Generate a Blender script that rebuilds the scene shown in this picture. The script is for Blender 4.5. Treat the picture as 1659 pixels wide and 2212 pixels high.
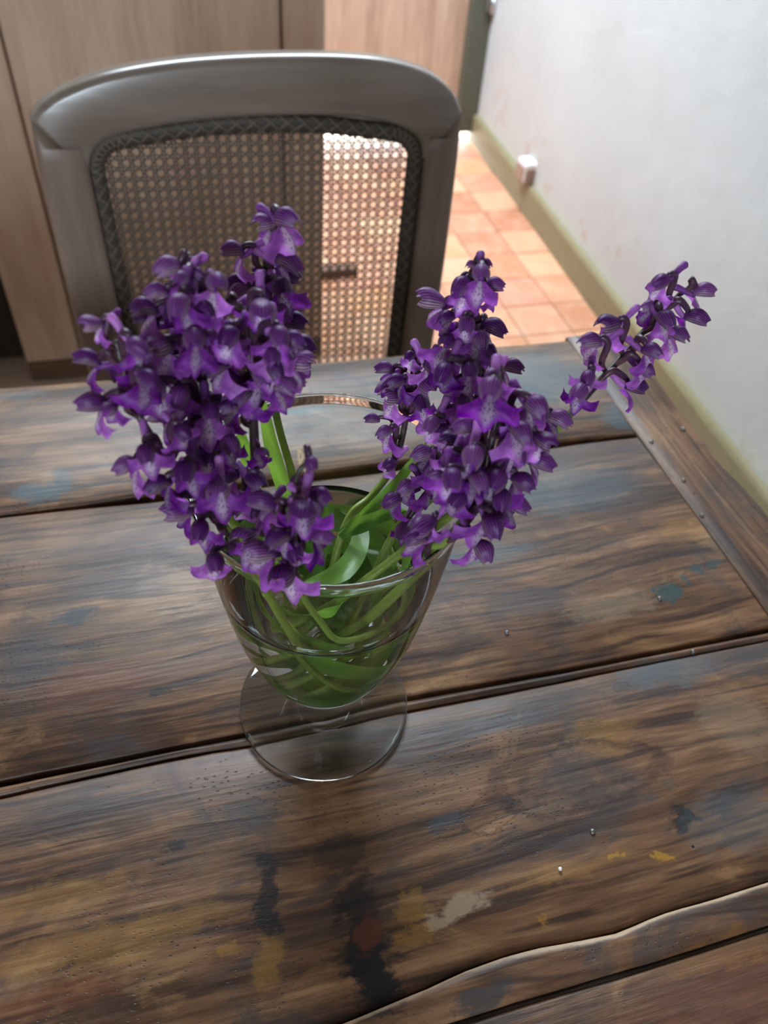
import bpy, math, random
from mathutils import Vector, Matrix, Euler, noise as mnoise

for o in list(bpy.data.objects): bpy.data.objects.remove(o)
SC = bpy.context.scene
COL = SC.collection
rnd = random.Random(11)

# ------------------------------------------------------------------ camera
CAM = Vector((0, 0, 1.11))
R_ = Vector((0.96522814, -0.25195038, 0.06968241))
U_ = Vector((0.13425705, 0.70651666, 0.69484477))
F_ = Vector((0.22429819, 0.66132837, -0.71577588))
FPX, CX, CY = 1674.18, 829.5, 1106.0
cam_d = bpy.data.cameras.new('camera'); cam = bpy.data.objects.new('camera', cam_d); COL.objects.link(cam)
M = Matrix((R_, U_, -F_)).transposed().to_4x4(); M.translation = CAM
cam.matrix_world = M
cam_d.sensor_fit = 'HORIZONTAL'; cam_d.sensor_width = 36.0; cam_d.lens = 36.0 * FPX / 1659.0
cam_d.clip_start = 0.01; cam_d.clip_end = 50
cam_d.dof.use_dof = True; cam_d.dof.focus_distance = 0.315; cam_d.dof.aperture_fstop = 15.0
SC.camera = cam

# ------------------------------------------------------------------ light
SC.view_settings.view_transform = 'Standard'; SC.view_settings.look = 'None'
SC.view_settings.gamma = 1.0; SC.view_settings.use_curve_mapping = False
SC.view_settings.exposure = 0.0
SKY = (0.74, 0.88, 1.0); SKY_STRENGTH = 41.0
wd = bpy.data.worlds.new('daylight'); SC.world = wd; wd.use_nodes = True
bgn = wd.node_tree.nodes['Background']; bgn.inputs[0].default_value = (*SKY, 1); bgn.inputs[1].default_value = SKY_STRENGTH
CEIL = 2.45
SKYLIGHT = (-0.55, 1.10, 1.85, 2.82)      # x0,x1,y0,y1 of the roof window
FILLWIN = (-1.20, -0.45, 1.00, 1.70)    # x0,x1,z0,z1 of the added, unseen fill window behind the camera
def portal(name, loc, rot, sx, sy):
    d = bpy.data.lights.new(name, 'AREA'); d.shape = 'RECTANGLE'; d.size = sx; d.size_y = sy
    d.cycles.is_portal = True
    o = bpy.data.objects.new(name, d); COL.objects.link(o); o.location = loc; o.rotation_euler = rot
sx0, sx1, sy0, sy1 = SKYLIGHT
portal('skylight_daylight', ((sx0+sx1)/2, (sy0+sy1)/2, CEIL+0.11), (0, 0, 0), sx1-sx0, sy1-sy0)
fx0, fx1, fz0, fz1 = FILLWIN
portal('fill_daylight', ((fx0+fx1)/2, -1.86, (fz0+fz1)/2), (math.radians(90), 0, 0), fx1-fx0, fz1-fz0)  # added fill from behind the camera

# ------------------------------------------------------------------ helpers
def ray(px, py): return F_ + R_*((px-CX)/FPX) - U_*((py-CY)/FPX)
def atY(px, py, Y):
    d = ray(px, py); return CAM + d*(Y/d.y)
def atZ(px, py, z):
    d = ray(px, py); return CAM + d*((z-CAM.z)/d.z)
def project(P):
    d = P-CAM; z = d.dot(F_); return CX+FPX*d.dot(R_)/z, CY-FPX*d.dot(U_)/z

def mesh(name, verts, faces, mat=None, uvs=None, smooth=True):
    me = bpy.data.meshes.new(name); me.from_pydata([tuple(v) for v in verts], [], faces)
    if uvs:
        ul = me.uv_layers.new(name='UVMap')
        for l in me.loops: ul.data[l.index].uv = uvs[l.vertex_index]
    if smooth:
        for p in me.polygons: p.use_smooth = True
    if mat: me.materials.append(mat)
    me.update(); return me
def link(name, me, parent=None):
    o = bpy.data.objects.new(name, me); COL.objects.link(o)
    if parent is not None:
        o.parent = parent; o.matrix_parent_inverse = Matrix.Translation(-parent.location) if parent.type == 'EMPTY' else parent.matrix_parent_inverse.inverted() @ Matrix.Identity(4)
    return o
def tag(o, label=None, cat=None, group=None, kind=None):
    for k, v in (('label', label), ('category', cat), ('group', group), ('kind', kind)):
        if v: o[k] = v
    return o
def thing(name, loc, label, cat, group=None):
    o = bpy.data.objects.new(name, None); COL.objects.link(o); o.location = loc; o.empty_display_size = .02
    return tag(o, label, cat, group)

def catmull(pts, n=8):
    P = [Vector(p) for p in pts]; P = [P[0]*2-P[1]] + P + [P[-1]*2-P[-2]]; out = []
    for i in range(1, len(P)-2):
        for k in range(n):
            t = k/n
            out.append(.5*((2*P[i])+(P[i+1]-P[i-1])*t+(2*P[i-1]-5*P[i]+4*P[i+1]-P[i+2])*t*t+(3*P[i]-P[i-1]-3*P[i+1]+P[i+2])*t**3))
    out.append(P[-2].copy()); return out
class MB:
    def __init__(s): s.v = []; s.f = []; s.uv = []
    def tube(s, pts, rad, n=8, cap=True):
        pts = [Vector(p) for p in pts]; m = len(pts); b = len(s.v); nrm = None
        for i, p in enumerate(pts):
            t = (pts[min(i+1, m-1)]-pts[max(i-1, 0)]); t = t.normalized() if t.length > 1e-9 else Vector((0, 0, 1))
            if nrm is None:
                nrm = t.orthogonal().normalized()
            else:
                nrm = nrm - t*nrm.dot(t)
                nrm = nrm.normalized() if nrm.length > 1e-9 else t.orthogonal().normalized()
            bi = t.cross(nrm); r = rad(i/(m-1)) if callable(rad) else rad
            for k in range(n):
                a = 2*math.pi*k/n
                s.v.append(p+(nrm*math.cos(a)+bi*math.sin(a))*r); s.uv.append((k/n, i/(m-1)))
        for i in range(m-1):
            for k in range(n):
                s.f.append((b+i*n+k, b+i*n+(k+1) % n, b+(i+1)*n+(k+1) % n, b+(i+1)*n+k))
        if cap:
            s.f.append(tuple(b+k for k in reversed(range(n)))); s.f.append(tuple(b+(m-1)*n+k for k in range(n)))
        return s
    def box(s, lo, hi, bev=0.0):
        x0, y0, z0 = lo; x1, y1, z1 = hi; b = len(s.v)
        if bev <= 0:
            s.v += [Vector(p) for p in ((x0,y0,z0),(x1,y0,z0),(x1,y1,z0),(x0,y1,z0),(x0,y0,z1),(x1,y0,z1),(x1,y1,z1),(x0,y1,z1))]
            s.f += [tuple(b+i for i in q) for q in ((3,2,1,0),(4,5,6,7),(0,1,5,4),(1,2,6,5),(2,3,7,6),(3,0,4,7))]
        else:
            e = bev
            def ring(ix, z):
                return [Vector(p) for p in ((x0+ix+e,y0+ix,z),(x1-ix-e,y0+ix,z),(x1-ix,y0+ix+e,z),(x1-ix,y1-ix-e,z),(x1-ix-e,y1-ix,z),(x0+ix+e,y1-ix,z),(x0+ix,y1-ix-e,z),(x0+ix,y0+ix+e,z))]
            for ix, z in ((e, z0), (0, z0+e), (0, z1-e), (e, z1)): s.v += ring(ix, z)
            for j in range(3):
                for k in range(8): s.f.append((b+j*8+k, b+j*8+(k+1) % 8, b+j*8+8+(k+1) % 8, b+j*8+8+k))
            s.f.append(tuple(b+k for k in reversed(range(8)))); s.f.append(tuple(b+24+k for k in range(8)))
        s.uv += [(0, 0)]*(len(s.v)-len(s.uv)); return s
    def lathe(s, prof, cx, cy, n=64, closed=False):
        b = len(s.v); m = len(prof)
        for r, z in prof:
            for k in range(n):
                a = 2*math.pi*k/n; s.v.append(Vector((cx+r*math.cos(a), cy+r*math.sin(a), z))); s.uv.append((k/n, 0))
        for i in range(m if closed else m-1):
            j = (i+1) % m
            for k in range(n): s.f.append((b+i*n+k, b+i*n+(k+1) % n, b+j*n+(k+1) % n, b+j*n+k))
        return s
    def build(s, name, mat, parent=None, smooth=True):
        return link(name, mesh(name, s.v, s.f, mat, s.uv, smooth), parent)

# ------------------------------------------------------------------ material helpers
def new_mat(name):
    m = bpy.data.materials.new(name); m.use_nodes = True; nt = m.node_tree; nt.nodes.clear()
    out = nt.nodes.new('ShaderNodeOutputMaterial'); return m, nt, out
class N:
    def __init__(s, nt): s.nt = nt
    def __call__(s, typ, inputs=None, **props):
        n = s.nt.nodes.new('ShaderNode'+typ)
        for k, v in props.items(): setattr(n, k, v)
        for k, v in (inputs or {}).items():
            if isinstance(v, bpy.types.NodeSocket): s.nt.links.new(v, n.inputs[k])
            elif isinstance(v, bpy.types.Node): s.nt.links.new(v.outputs[0], n.inputs[k])
            else: n.inputs[k].default_value = v
        return n
    def math(s, op, a, b=None, clamp=False):
        n = s('Math', {0: a} if b is None else {0: a, 1: b}, operation=op); n.use_clamp = clamp; return n.outputs[0]
    def mix(s, f, a, b, mode='MIX'):
        n = s.nt.nodes.new('ShaderNodeMix'); n.data_type = 'RGBA'; n.blend_type = mode
        for i, v in ((0, f), (6, a), (7, b)):
            if isinstance(v, bpy.types.NodeSocket): s.nt.links.new(v, n.inputs[i])
            elif i and len(v) == 3: n.inputs[i].default_value = (*v, 1)
            else: n.inputs[i].default_value = v
        return n.outputs[2]
    def ramp(s, fac, stops, interp='LINEAR'):
        n = s('ValToRGB', {0: fac}); cr = n.color_ramp; cr.interpolation = interp
        while len(cr.elements) < len(stops): cr.elements.new(.5)
        for e, (p, c) in zip(cr.elements, stops):
            e.position = p; e.color = (*c, 1) if len(c) == 3 else c
        return n.outputs[0]
    def noise(s, vec, scale, detail=4, rough=.55, dist=0):
        return s('TexNoise', {'Vector': vec, 'Scale': scale, 'Detail': detail, 'Roughness': rough, 'Distortion': dist}).outputs[0]
    def mapped(s, vec, scale=(1, 1, 1), loc=(0, 0, 0), rot=(0, 0, 0)):
        return s('Mapping', {'Vector': vec, 'Scale': scale, 'Location': loc, 'Rotation': rot}).outputs[0]
    def smooth(s, v, a, b, lo=0., hi=1.):
        return s('MapRange', {0: v, 1: a, 2: b, 3: lo, 4: hi}, interpolation_type='SMOOTHSTEP').outputs[0]
def principled(nt, out, **inp):
    n = N(nt); p = n('BsdfPrincipled', {k.replace('_', ' '): v for k, v in inp.items()})
    nt.links.new(p.outputs[0], out.inputs[0]); return p
def bump(n, h, strength=.3, dist=.001): return n('Bump', {'Height': h, 'Strength': strength, 'Distance': dist}).outputs[0]

# ---- plaster
def mat_plaster(name, col, chips=False):
    m, nt, out = new_mat(name); n = N(nt); pos = n('NewGeometry').outputs['Position']
    big = n.noise(pos, 2.2, 5, .6); fine = n.noise(n.mapped(pos, (1, 1, .35)), 14, 5, .6)
    c = n.mix(n.smooth(big, .3, .7), tuple(x*.93 for x in col), col)
    c = n.mix(n.smooth(fine, .45, .75, 0, .35), c, (col[0]*.9, col[1]*.88, col[2]*.84))
    if chips:
        z = n('SeparateXYZ', {0: pos}).outputs[2]
        nearfloor = n.smooth(z, .34, .10)
        ch = n.smooth(n.noise(pos, 9, 6, .65), .56, .66)
        c = n.mix(n.math('MULTIPLY', n.math('MULTIPLY', ch, nearfloor), .55), c, (.42, .27, .2))
        band = n.smooth(n.math('ADD', z, n.math('MULTIPLY', n.noise(pos, 12, 3), .05)), .165, .135)
        c = n.mix(n.math('MULTIPLY', band, .4), c, (.50, .52, .40))
    h = n.math('ADD', n.noise(pos, 7, 6, .6), n.math('MULTIPLY', n.noise(pos, 60, 3), .12))
    principled(nt, out, Base_Color=c, Roughness=.85, Normal=bump(n, h, .3, .012)); return m
# ---- generic wood with grain along an axis
def mat_wood(name, dark, mid, light, axis='Z', rough=.5, gscale=1.0, spec=.4):
    m, nt, out = new_mat(name); n = N(nt)
    pos = n('TexCoord').outputs['Object']; rn = n('ObjectInfo').outputs['Random']
    off = n('CombineXYZ', {0: n.math('MULTIPLY', rn, 7.), 1: n.math('MULTIPLY', rn, 3.), 2: n.math('MULTIPLY', rn, 5.)}).outputs[0]
    p = n('VectorMath', {0: pos, 1: off}, operation='ADD').outputs[0]
    sc = {'X': (1.2, 14, 14), 'Y': (14, 1.2, 14), 'Z': (14, 14, 1.2)}[axis]
    g = n.noise(n.mapped(p, tuple(x*gscale for x in sc)), 1.5, 6, .6, .6)
    g2 = n.noise(n.mapped(p, tuple(x*gscale for x in sc)), 9, 3, .6)
    f = n.math('ADD', n.math('MULTIPLY', g, .75), n.math('MULTIPLY', g2, .25))
    c = n.ramp(f, [(.3, dark), (.5, mid), (.72, light)])
    principled(nt, out, Base_Color=c, Roughness=rough, Specular_IOR_Level=spec, Normal=bump(n, f, .25, .002)); return m
def mat_plain(name, col, rough=.5, metal=0., spec=.5):
    m, nt, out = new_mat(name); n = N(nt); pos = n('TexCoord').outputs['Object']
    c = n.mix(n.smooth(n.noise(pos, 60, 4), .3, .7), tuple(x*.85 for x in col), col)
    principled(nt, out, Base_Color=c, Roughness=rough, Metallic=metal, Specular_IOR_Level=spec); return m

# ---- old table wood: grain, patina, stains and tinted patches lying at their own places on the boards
TOP = 0.75
def mat_table():
    m, nt, out = new_mat('old_table_wood'); n = N(nt)
    pos = n('TexCoord').outputs['Object']; rn = n('ObjectInfo').outputs['Random']
    seed = n('CombineXYZ', {0: n.math('MULTIPLY', rn, 3.), 1: n.math('MULTIPLY', rn, 9.), 2: n.math('MULTIPLY', rn, 4.)}).outputs[0]
    p = n('VectorMath', {0: pos, 1: seed}, operation='ADD').outputs[0]
    wob = n.noise(n.mapped(p, (4, 9, 9)), 1.0, 3, .5)
    sep = n('SeparateXYZ', {0: p}); 
    yy = n.math('ADD', sep.outputs[1], n.math('MULTIPLY', wob, .05))
    gv = n('CombineXYZ', {0: n.math('MULTIPLY', sep.outputs[0], .055), 1: yy, 2: n.math('MULTIPLY', sep.outputs[2], .3)}).outputs[0]
    grain = n.noise(gv, 85, 5, .6)
    fib = n.noise(n.mapped(p, (25, 420, 100)), 1.0, 4, .65)
    patch = n.noise(n.mapped(p, (7, 14, 10)), 1.0, 6, .68, .6)
    patch2 = n.noise(n.mapped(p, (11, 17, 10), (3, 1, 2)), 1.0, 7, .7, .9)
    f = n.math('ADD', n.math('ADD', n.math('MULTIPLY', grain, .42), n.math('MULTIPLY', fib, .22)), n.math('MULTIPLY', patch, .36))
    c = n.ramp(f, [(.36, (.014, .008, .006)), (.45, (.055, .029, .018)), (.53, (.130, .072, .044)), (.64, (.27, .165, .10))])
    c = n.mix(n.smooth(patch2, .50, .66, 0, .72), c, (.035, .032, .033))       # grey black grime
    c = n.mix(n.smooth(patch2, .46, .33, 0, .7), c, (.23, .138, .078))          # worn honey wood
    red = n.noise(n.mapped(p, (6, 20, 9), (7, 5, 1)), 1.0, 4, .6)
    c = n.mix(n.smooth(red, .55, .72, 0, .5), c, (.085, .036, .028))
    # streaks of dark early wood lines
    ln = n.noise(gv, 210, 2, .5)
    c = n.mix(n.smooth(ln, .53, .64, 0, .68), c, (.022, .013, .011))
    # pores / worm pits
    pit = n('TexVoronoi', {'Vector': n.mapped(p, (260, 520, 200)), 'Scale': 1.0}).outputs[0]
    pitm = n.math('MULTIPLY', n.smooth(pit, .24, .12), n.smooth(n.noise(n.mapped(p, (12, 16, 9), (1, 2, 3)), 1.0, 3), .54, .66))
    c = n.mix(n.math('MULTIPLY', pitm, .8), c, (.014, .009, .008))
    wormn = n('TexVoronoi', {'Vector': n.mapped(p, (48, 55, 40)), 'Scale': 1.0}).outputs[0]
    worm = n.math('MULTIPLY', n.smooth(wormn, .055, .035), n.smooth(n.noise(n.mapped(p, (9, 13, 9), (4, 2, 3)), 1.0, 2), .56, .60))
    c = n.mix(worm, c, (.006, .004, .004))
    # stains and slate-blue patches: (px, py, half-length along grain m, half-width m, colour, strength, rot)
    warp = n('TexNoise', {'Vector': pos, 'Scale': 75., 'Detail': 5., 'Roughness': .65}).outputs['Color']
    wv = n('VectorMath', {0: n('VectorMath', {0: warp, 1: (.5, .5, .5)}, operation='SUBTRACT').outputs[0], 1: (.030, .018, 0)}, operation='MULTIPLY').outputs[0]
    wp = n('VectorMath', {0: pos, 1: wv}, operation='ADD').outputs[0]
    BLK = (.008, .008, .010); GRY = (.035, .036, .04); TEAL = (.028, .048, .047); ORG = (.30, .17, .06); TAN = (.235, .175, .125); RDB = (.10, .035, .022)
    SLT = (.055, .075, .085)
    ST = [(800, 2090, .013, .020, BLK, .97), (770, 1960, .010, .014, BLK, .75), (575, 1950, .005, .016, BLK, .85), (575, 1870, .005, .004, BLK, .6),
          (540, 1760, .012, .010, GRY, .6), (365, 1825, .005, .003, BLK, .8), (160, 1335, .014, .007, GRY, .9), (60, 1430, .02, .02, GRY, .5),
          (730, 1840, .012, .010, BLK, .5), (345, 1495, .005, .003, BLK, .7), (130, 2150, .03, .006, RDB, .4),
          (1475, 1770, .008, .006, BLK, .85), (1095, 1745, .006, .004, BLK, .7), (960, 1775, .010, .004, GRY, .7),
          (1000, 1955, .013, .005, TAN, .95), (955, 1990, .008, .004, TAN, .8), (890, 1960, .007, .008, ORG, .35), (1435, 1850, .005, .002, ORG, .8), (1330, 1855, .002, .0015, ORG, .7),
          (580, 2075, .006, .010, ORG, .35), (500, 2045, .006, .003, ORG, .4), (1160, 1990, .005, .003, ORG, .4), (1230, 1880, .03, .004, ORG, .18),
          (900, 2020, .010, .004, ORG, .3), (790, 2010, .006, .008, RDB, .6),
          (1440, 1282, .009, .006, TEAL, .9), (1510, 1228, .005, .005, TEAL, .85), (1478, 1250, .004, .005, TEAL, .75), (1545, 1220, .005, .004, TEAL, .7), (1440, 1695, .006, .004, TEAL, .3),
          (1480, 925, .020, .014, GRY, .8), (1520, 975, .014, .008, GRY, .75), (1350, 900, .020, .016, SLT, .7), (1430, 970, .012, .012, GRY, .6),
          (1230, 1060, .05, .020, SLT, .55), (1150, 820, .06, .035, SLT, .75), (1300, 1040, .03, .012, GRY, .5), (1150, 1300, .03, .010, GRY, .45),
          (1060, 1200, .03, .008, SLT, .5), (660, 885, .02, .007, SLT, .8), (815, 905, .008, .005, SLT, .8), (740, 810, .006, .006, GRY, .7), (90, 1065, .018, .009, SLT, .8), (140, 1030, .006, .010, SLT, .6),
          (40, 855, .02, .006, SLT, .5), (1640, 1240, .012, .03, GRY, .6), (1560, 1160, .02, .012, TAN, .35), (1480, 1150, .02, .012, ORG, .22), (1320, 1310, .03, .010, TAN, .4),
          (1600, 1420, .03, .012, GRY, .5), (1440, 1450, .03, .010, SLT, .55), (1590, 1560, .02, .02, TAN, .3), (1300, 1590, .022, .010, ORG, .25),
          (1040, 2160, .016, .004, GRY, .8), (1560, 2060, .03, .006, ORG, .3), (1590, 2130, .05, .02, RDB, .4), (250, 1260, .03, .01, GRY, .5),
          (330, 1390, .04, .006, ORG, .12), (200, 1480, .03, .015, RDB, .4), (60, 1950, .05, .006, ORG, .2), (250, 2030, .05, .008, ORG, .22), (1100, 1560, .03, .004, GRY, .5), (1590, 1770, .03, .015, SLT, .4)]
    rag = n.math('MULTIPLY', n.math('SUBTRACT', n.noise(n.mapped(pos, (150, 420, 100)), 1.0, 4, .7), .5), 1.5)
    for (x, y, a, b, col, k) in ST:
        q = atZ(x, y, TOP)
        v = n.mapped(wp, (1/a, 1/b, 0), (-q.x/a, -q.y/b, 0))
        d = n('VectorMath', {0: v}, operation='LENGTH').outputs['Value']
        c = n.mix(n.smooth(n.math('ADD', d, rag), 1.25, .6, 0, k), c, col)
    # knot rings on the near board
    for (x, y, a, b, k, ring) in ((1240, 1680, .050, .0165, .5, .9), (1270, 1655, .040, .0125, .35, .92), (1060, 1760, .017, .0075, .5, .85)):
        q = atZ(x, y, TOP)
        v = n.mapped(wp, (1/a, 1/b, 0), (-q.x/a, -q.y/b, 0)); d = n('VectorMath', {0: v}, operation='LENGTH').outputs['Value']
        w = n.math('MULTIPLY', n.smooth(d, .78, .93), n.smooth(d, 1.08, .96))
        c = n.mix(n.math('MULTIPLY', w, k), c, (.025, .012, .010))
    wr_ = n('SeparateXYZ', {0: n('UVMap').outputs[0]}).outputs[1]
    c = n.mix(n.math('MULTIPLY', n.smooth(n.math('ADD', wr_, n.math('ADD', n.math('MULTIPLY', rag, .3), n.math('MULTIPLY', n.math('SUBTRACT', n.noise(n.mapped(pos, (22, 5, 5)), 1.0, 3), .52), 1.6))), .35, .9), .8), c, (.48, .36, .26))
    rough = n.math('ADD', n.math('MULTIPLY', patch2, .34), n.math('ADD', n.math('MULTIPLY', fib, .18), .18), True)
    h = n.math('ADD', n.math('ADD', n.math('MULTIPLY', grain, .6), n.math('MULTIPLY', fib, .35)), n.math('SUBTRACT', n.math('MULTIPLY', patch, .5), n.math('ADD', n.math('MULTIPLY', pitm, .5), n.math('MULTIPLY', worm, .3))))
    c = n('HueSaturation', {'Color': c, 'Saturation': 1.16, 'Value': 1.05}).outputs[0]
    principled(nt, out, Base_Color=c, Roughness=rough, Specular_IOR_Level=.30, Normal=bump(n, h, .4, .0016)); return m
# ---- terracotta tiles
def mat_tile():
    m, nt, out = new_mat('terracotta_tile'); n = N(nt); pos = n('NewGeometry').outputs['Position']; rn = n('ObjectInfo').outputs['Random']
    base = n.ramp(rn, [(0., (.40, .155, .085)), (.25, (.56, .27, .13)), (.5, (.52, .21, .13)), (.75, (.62, .34, .19)), (1., (.47, .18, .11))])
    c = n.mix(n.smooth(n.noise(pos, 16, 5, .6), .4, .7, 0, .5), base, (.60, .36, .24))
    principled(nt, out, Base_Color=c, Roughness=.42, Specular_IOR_Level=.5, Normal=bump(n, n.noise(pos, 40, 4), .2, .003)); return m
# ---- glass, water
def mat_glass(name, col, ior, rough=0.):
    m, nt, out = new_mat(name); n = N(nt)
    g = n('BsdfGlass', {'Color': (*col, 1), 'Roughness': rough, 'IOR': ior}); nt.links.new(g.outputs[0], out.inputs[0]); return m
# ---- flower skins
def mat_petal(kind):
    m, nt, out = new_mat('petal_'+kind); n = N(nt)
    uv = n('UVMap').outputs[0]; sp = n('SeparateXYZ', {0: uv}); u, v = sp.outputs[0], sp.outputs[1]
    rn = n('ObjectInfo').outputs['Random']; pos = n('TexCoord').outputs['Object']
    deep, mid, pale = (.10, .012, .205), (.25, .032, .430), (.78, .56, .76)
    au = n.math('ABSOLUTE', n.math('SUBTRACT', u, .5))
    if kind == 'lip':
        nz = n.noise(pos, 420, 3)
        c = n.mix(n.smooth(n.noise(pos, 260, 3), .35, .65), (.235, .018, .355), (.46, .072, .63))
        cen = n.math('MULTIPLY', n.smooth(n.math('ADD', au, n.math('MULTIPLY', nz, .10)), .30, .10), n.smooth(v, .95, .40))
        c = n.mix(n.math('MULTIPLY', cen, .9), c, pale)
        vo = n('TexVoronoi', {'Vector': n.mapped(uv, (13, 9, 1)), 'Scale': 1.0}).outputs[0]
        dots = n.math('MULTIPLY', n.math('MULTIPLY', n.smooth(vo, .36, .26), n.smooth(au, .25, .16)), n.math('MULTIPLY', n.smooth(v, .12, .2), n.smooth(v, .85, .7)))
        c = n.mix(dots, c, (.12, .012, .22))
        vein = n('TexWave', {'Vector': n.mapped(uv, (1, .1, 1)), 'Scale': 8., 'Distortion': 1.5, 'Detail': 2.}).outputs['Color']
        c = n.mix(n.math('MULTIPLY', vein, .16), c, deep)
        tr = .58
    elif kind == 'hood':
        wv = n('TexWave', {'Vector': n.mapped(uv, (1, .06, 1)), 'Scale': 4.6, 'Distortion': 1.2, 'Detail': 1.5}).outputs['Color']
        line = n.smooth(wv, .25, .75)
        side = n.smooth(au, .20, .44, 0, .85)
        ground = n.mix(side, (.19, .020, .23), (.52, .37, .34))
        ground = n.mix(n.smooth(n.noise(pos, 200, 2), .4, .7, 0, .5), ground, (.24, .045, .31))
        c = n.mix(n.math('MULTIPLY', line, .92), ground, (.045, .008, .085))
        c = n.mix(n.smooth(v, .25, .0), c, (.12, .03, .17))
        tr = .35
    elif kind == 'spur':
        c = n.mix(n.smooth(n.noise(pos, 300, 3), .3, .7), (.30, .055, .40), (.50, .18, .58)); tr = .4
    hsv = n('HueSaturation', {'Color': c, 'Hue': n.math('ADD', n.math('MULTIPLY', rn, .030), .486), 'Saturation': n.math('ADD', n.math('MULTIPLY', rn, -.25), 1.08), 'Value': n.math('ADD', n.math('MULTIPLY', rn, .70), .52)}).outputs[0]
    nb = bump(n, n.noise(n.mapped(pos, (1, 1, 1)), 700, 2), .25, .0005)
    p = n('BsdfPrincipled', {'Base Color': hsv, 'Roughness': .46, 'Specular IOR Level': .34, 'Normal': nb})
    t = n('BsdfTranslucent', {'Color': n.mix(.0, n('Gamma', {0: hsv, 1: .85}).outputs[0], (1, 1, 1))})
    mx = n('MixShader', {0: tr, 1: p, 2: t}); nt.links.new(mx.outputs[0], out.inputs[0]); return m
def mat_stem(name, top, low, split0, split1):
    m, nt, out = new_mat(name); n = N(nt); uv = n('UVMap').outputs[0]; v = n('SeparateXYZ', {0: uv}).outputs[1]
    pos = n('TexCoord').outputs['Object']
    k = n.smooth(n.math('ADD', v, n.math('MULTIPLY', n.noise(pos, 120, 3), .08)), split0+.04, split1+.04)
    c = n.mix(k, low, top)
    c = n.mix(n.smooth(n.noise(n.mapped(pos, (1, 1, 1)), 260, 3), .4, .7, 0, .3), c, tuple(x*.5 for x in low))
    p = n('BsdfPrincipled', {'Base Color': c, 'Roughness': .38, 'Specular IOR Level': .5})
    t = n('BsdfTranslucent', {'Color': c}); mx = n('MixShader', {0: .22, 1: p, 2: t}); nt.links.new(mx.outputs[0], out.inputs[0]); return m
def mat_leaf():
    m, nt, out = new_mat('leaf_green'); n = N(nt); uv = n('UVMap').outputs[0]; sp = n('SeparateXYZ', {0: uv}); pos = n('TexCoord').outputs['Object']
    rn = n('ObjectInfo').outputs['Random']
    wv = n('TexWave', {'Vector': n.mapped(uv, (1, .02, 1)), 'Scale': 5., 'Distortion': .6}).outputs['Color']
    c = n.ramp(rn, [(0, (.055, .16, .025)), (.5, (.11, .26, .035)), (1, (.20, .36, .06))])
    c = n.mix(n.math('MULTIPLY', wv, .3), c, (.05, .13, .025))
    c = n.mix(n.smooth(n.noise(pos, 45, 3), .45, .7, 0, .6), c, (.24, .38, .08))
    p = n('BsdfPrincipled', {'Base Color': c, 'Roughness': .35, 'Specular IOR Level': .5})
    t = n('BsdfTranslucent', {'Color': n.mix(.5, c, (.35, .60, .05))}); mx = n('MixShader', {0: .42, 1: p, 2: t}); nt.links.new(mx.outputs[0], out.inputs[0]); return m

MT = dict(
    plaster=mat_plaster('white_plaster', (.50, .505, .505), True), plaster2=mat_plaster('room_plaster', (.46, .41, .35)),
    olive=mat_plain('olive_paint', (.23, .195, .105), .55), table=mat_table(), tile=mat_tile(),
    grout=mat_plain('grout', (.42, .30, .22), .9),
    chair=mat_wood('chair_wood', (.10, .075, .060), (.165, .128, .105), (.235, .185, .155), 'X', .28, 1.0, .6),
    chairz=mat_wood('chair_post_wood', (.11, .072, .054), (.18, .125, .096), (.25, .18, .14), 'Z', .42),
    cane=mat_plain('cane', (.052, .035, .025), .5), binding_strand=mat_plain('woven_strand', (.115, .085, .062), .55), binding=mat_plain('dark_cane_binding', (.042, .030, .022), .6),
    wardrobe=mat_wood('wardrobe_wood', (.34, .215, .145), (.47, .32, .23), (.58, .42, .31), 'Z', .5, .8),
    door=mat_wood('door_wood', (.32, .19, .13), (.47, .31, .22), (.60, .43, .32), 'Z', .6, .8),
    jamb=mat_plain('dark_green_paint', (.085, .085, .06), .5), steel=mat_plain('steel', (.55, .55, .56), .35, 1.),
    iron=mat_plain('old_iron', (.20, .18, .17), .45, .8), white=mat_plain('white_plastic', (.82, .80, .78), .35), brown=mat_plain('brown_shade', (.33, .21, .17), .4),
    glass=mat_glass('clear_glass', (.985, .995, .99), 1.47), water=mat_glass('water', (.985, .998, .99), 1.33), pane=mat_glass('window_glass', (1, 1, 1), 1.02),
    lip=mat_petal('lip'), hood=mat_petal('hood'), spur=mat_petal('spur'),
    stem=mat_stem('spike_stem', (.055, .024, .040), (.25, .34, .055), .40, .58), ovary=mat_stem('flower_stalk', (.065, .022, .055), (.11, .05, .06), .1, .6),
    leaf=mat_leaf(), dry=mat_plain('dry_thread', (.70, .52, .30), .6), ceil=mat_plain('ceiling_boards', (.24, .19, .15), .8), crumb=mat_plain('white_crumb', (.8, .78, .74), .6),
    dark=mat_wood('dark_filler_wood', (.018, .010, .008), (.032, .018, .014), (.05, .028, .02), 'Z', .6),  # near-black wood of the block added in the shaded gap
    batten=mat_wood('batten_wood', (.07, .035, .02), (.12, .06, .035), (.17, .09, .05), 'X', .6))

# ------------------------------------------------------------------ room shell
def struct(name, mb, mat, smooth=False): return tag(mb.build(name, mat, None, smooth), kind='structure')
XL, YF, YB = -2.0, -1.85, 2.90
def wall_x(y): return 1.185 - .05*(2.9-y)
fl = struct('floor', MB().box((XL-.1, YF-.1, -.08), (1.3, YB+.4, 0.0)), MT['grout'])
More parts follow.
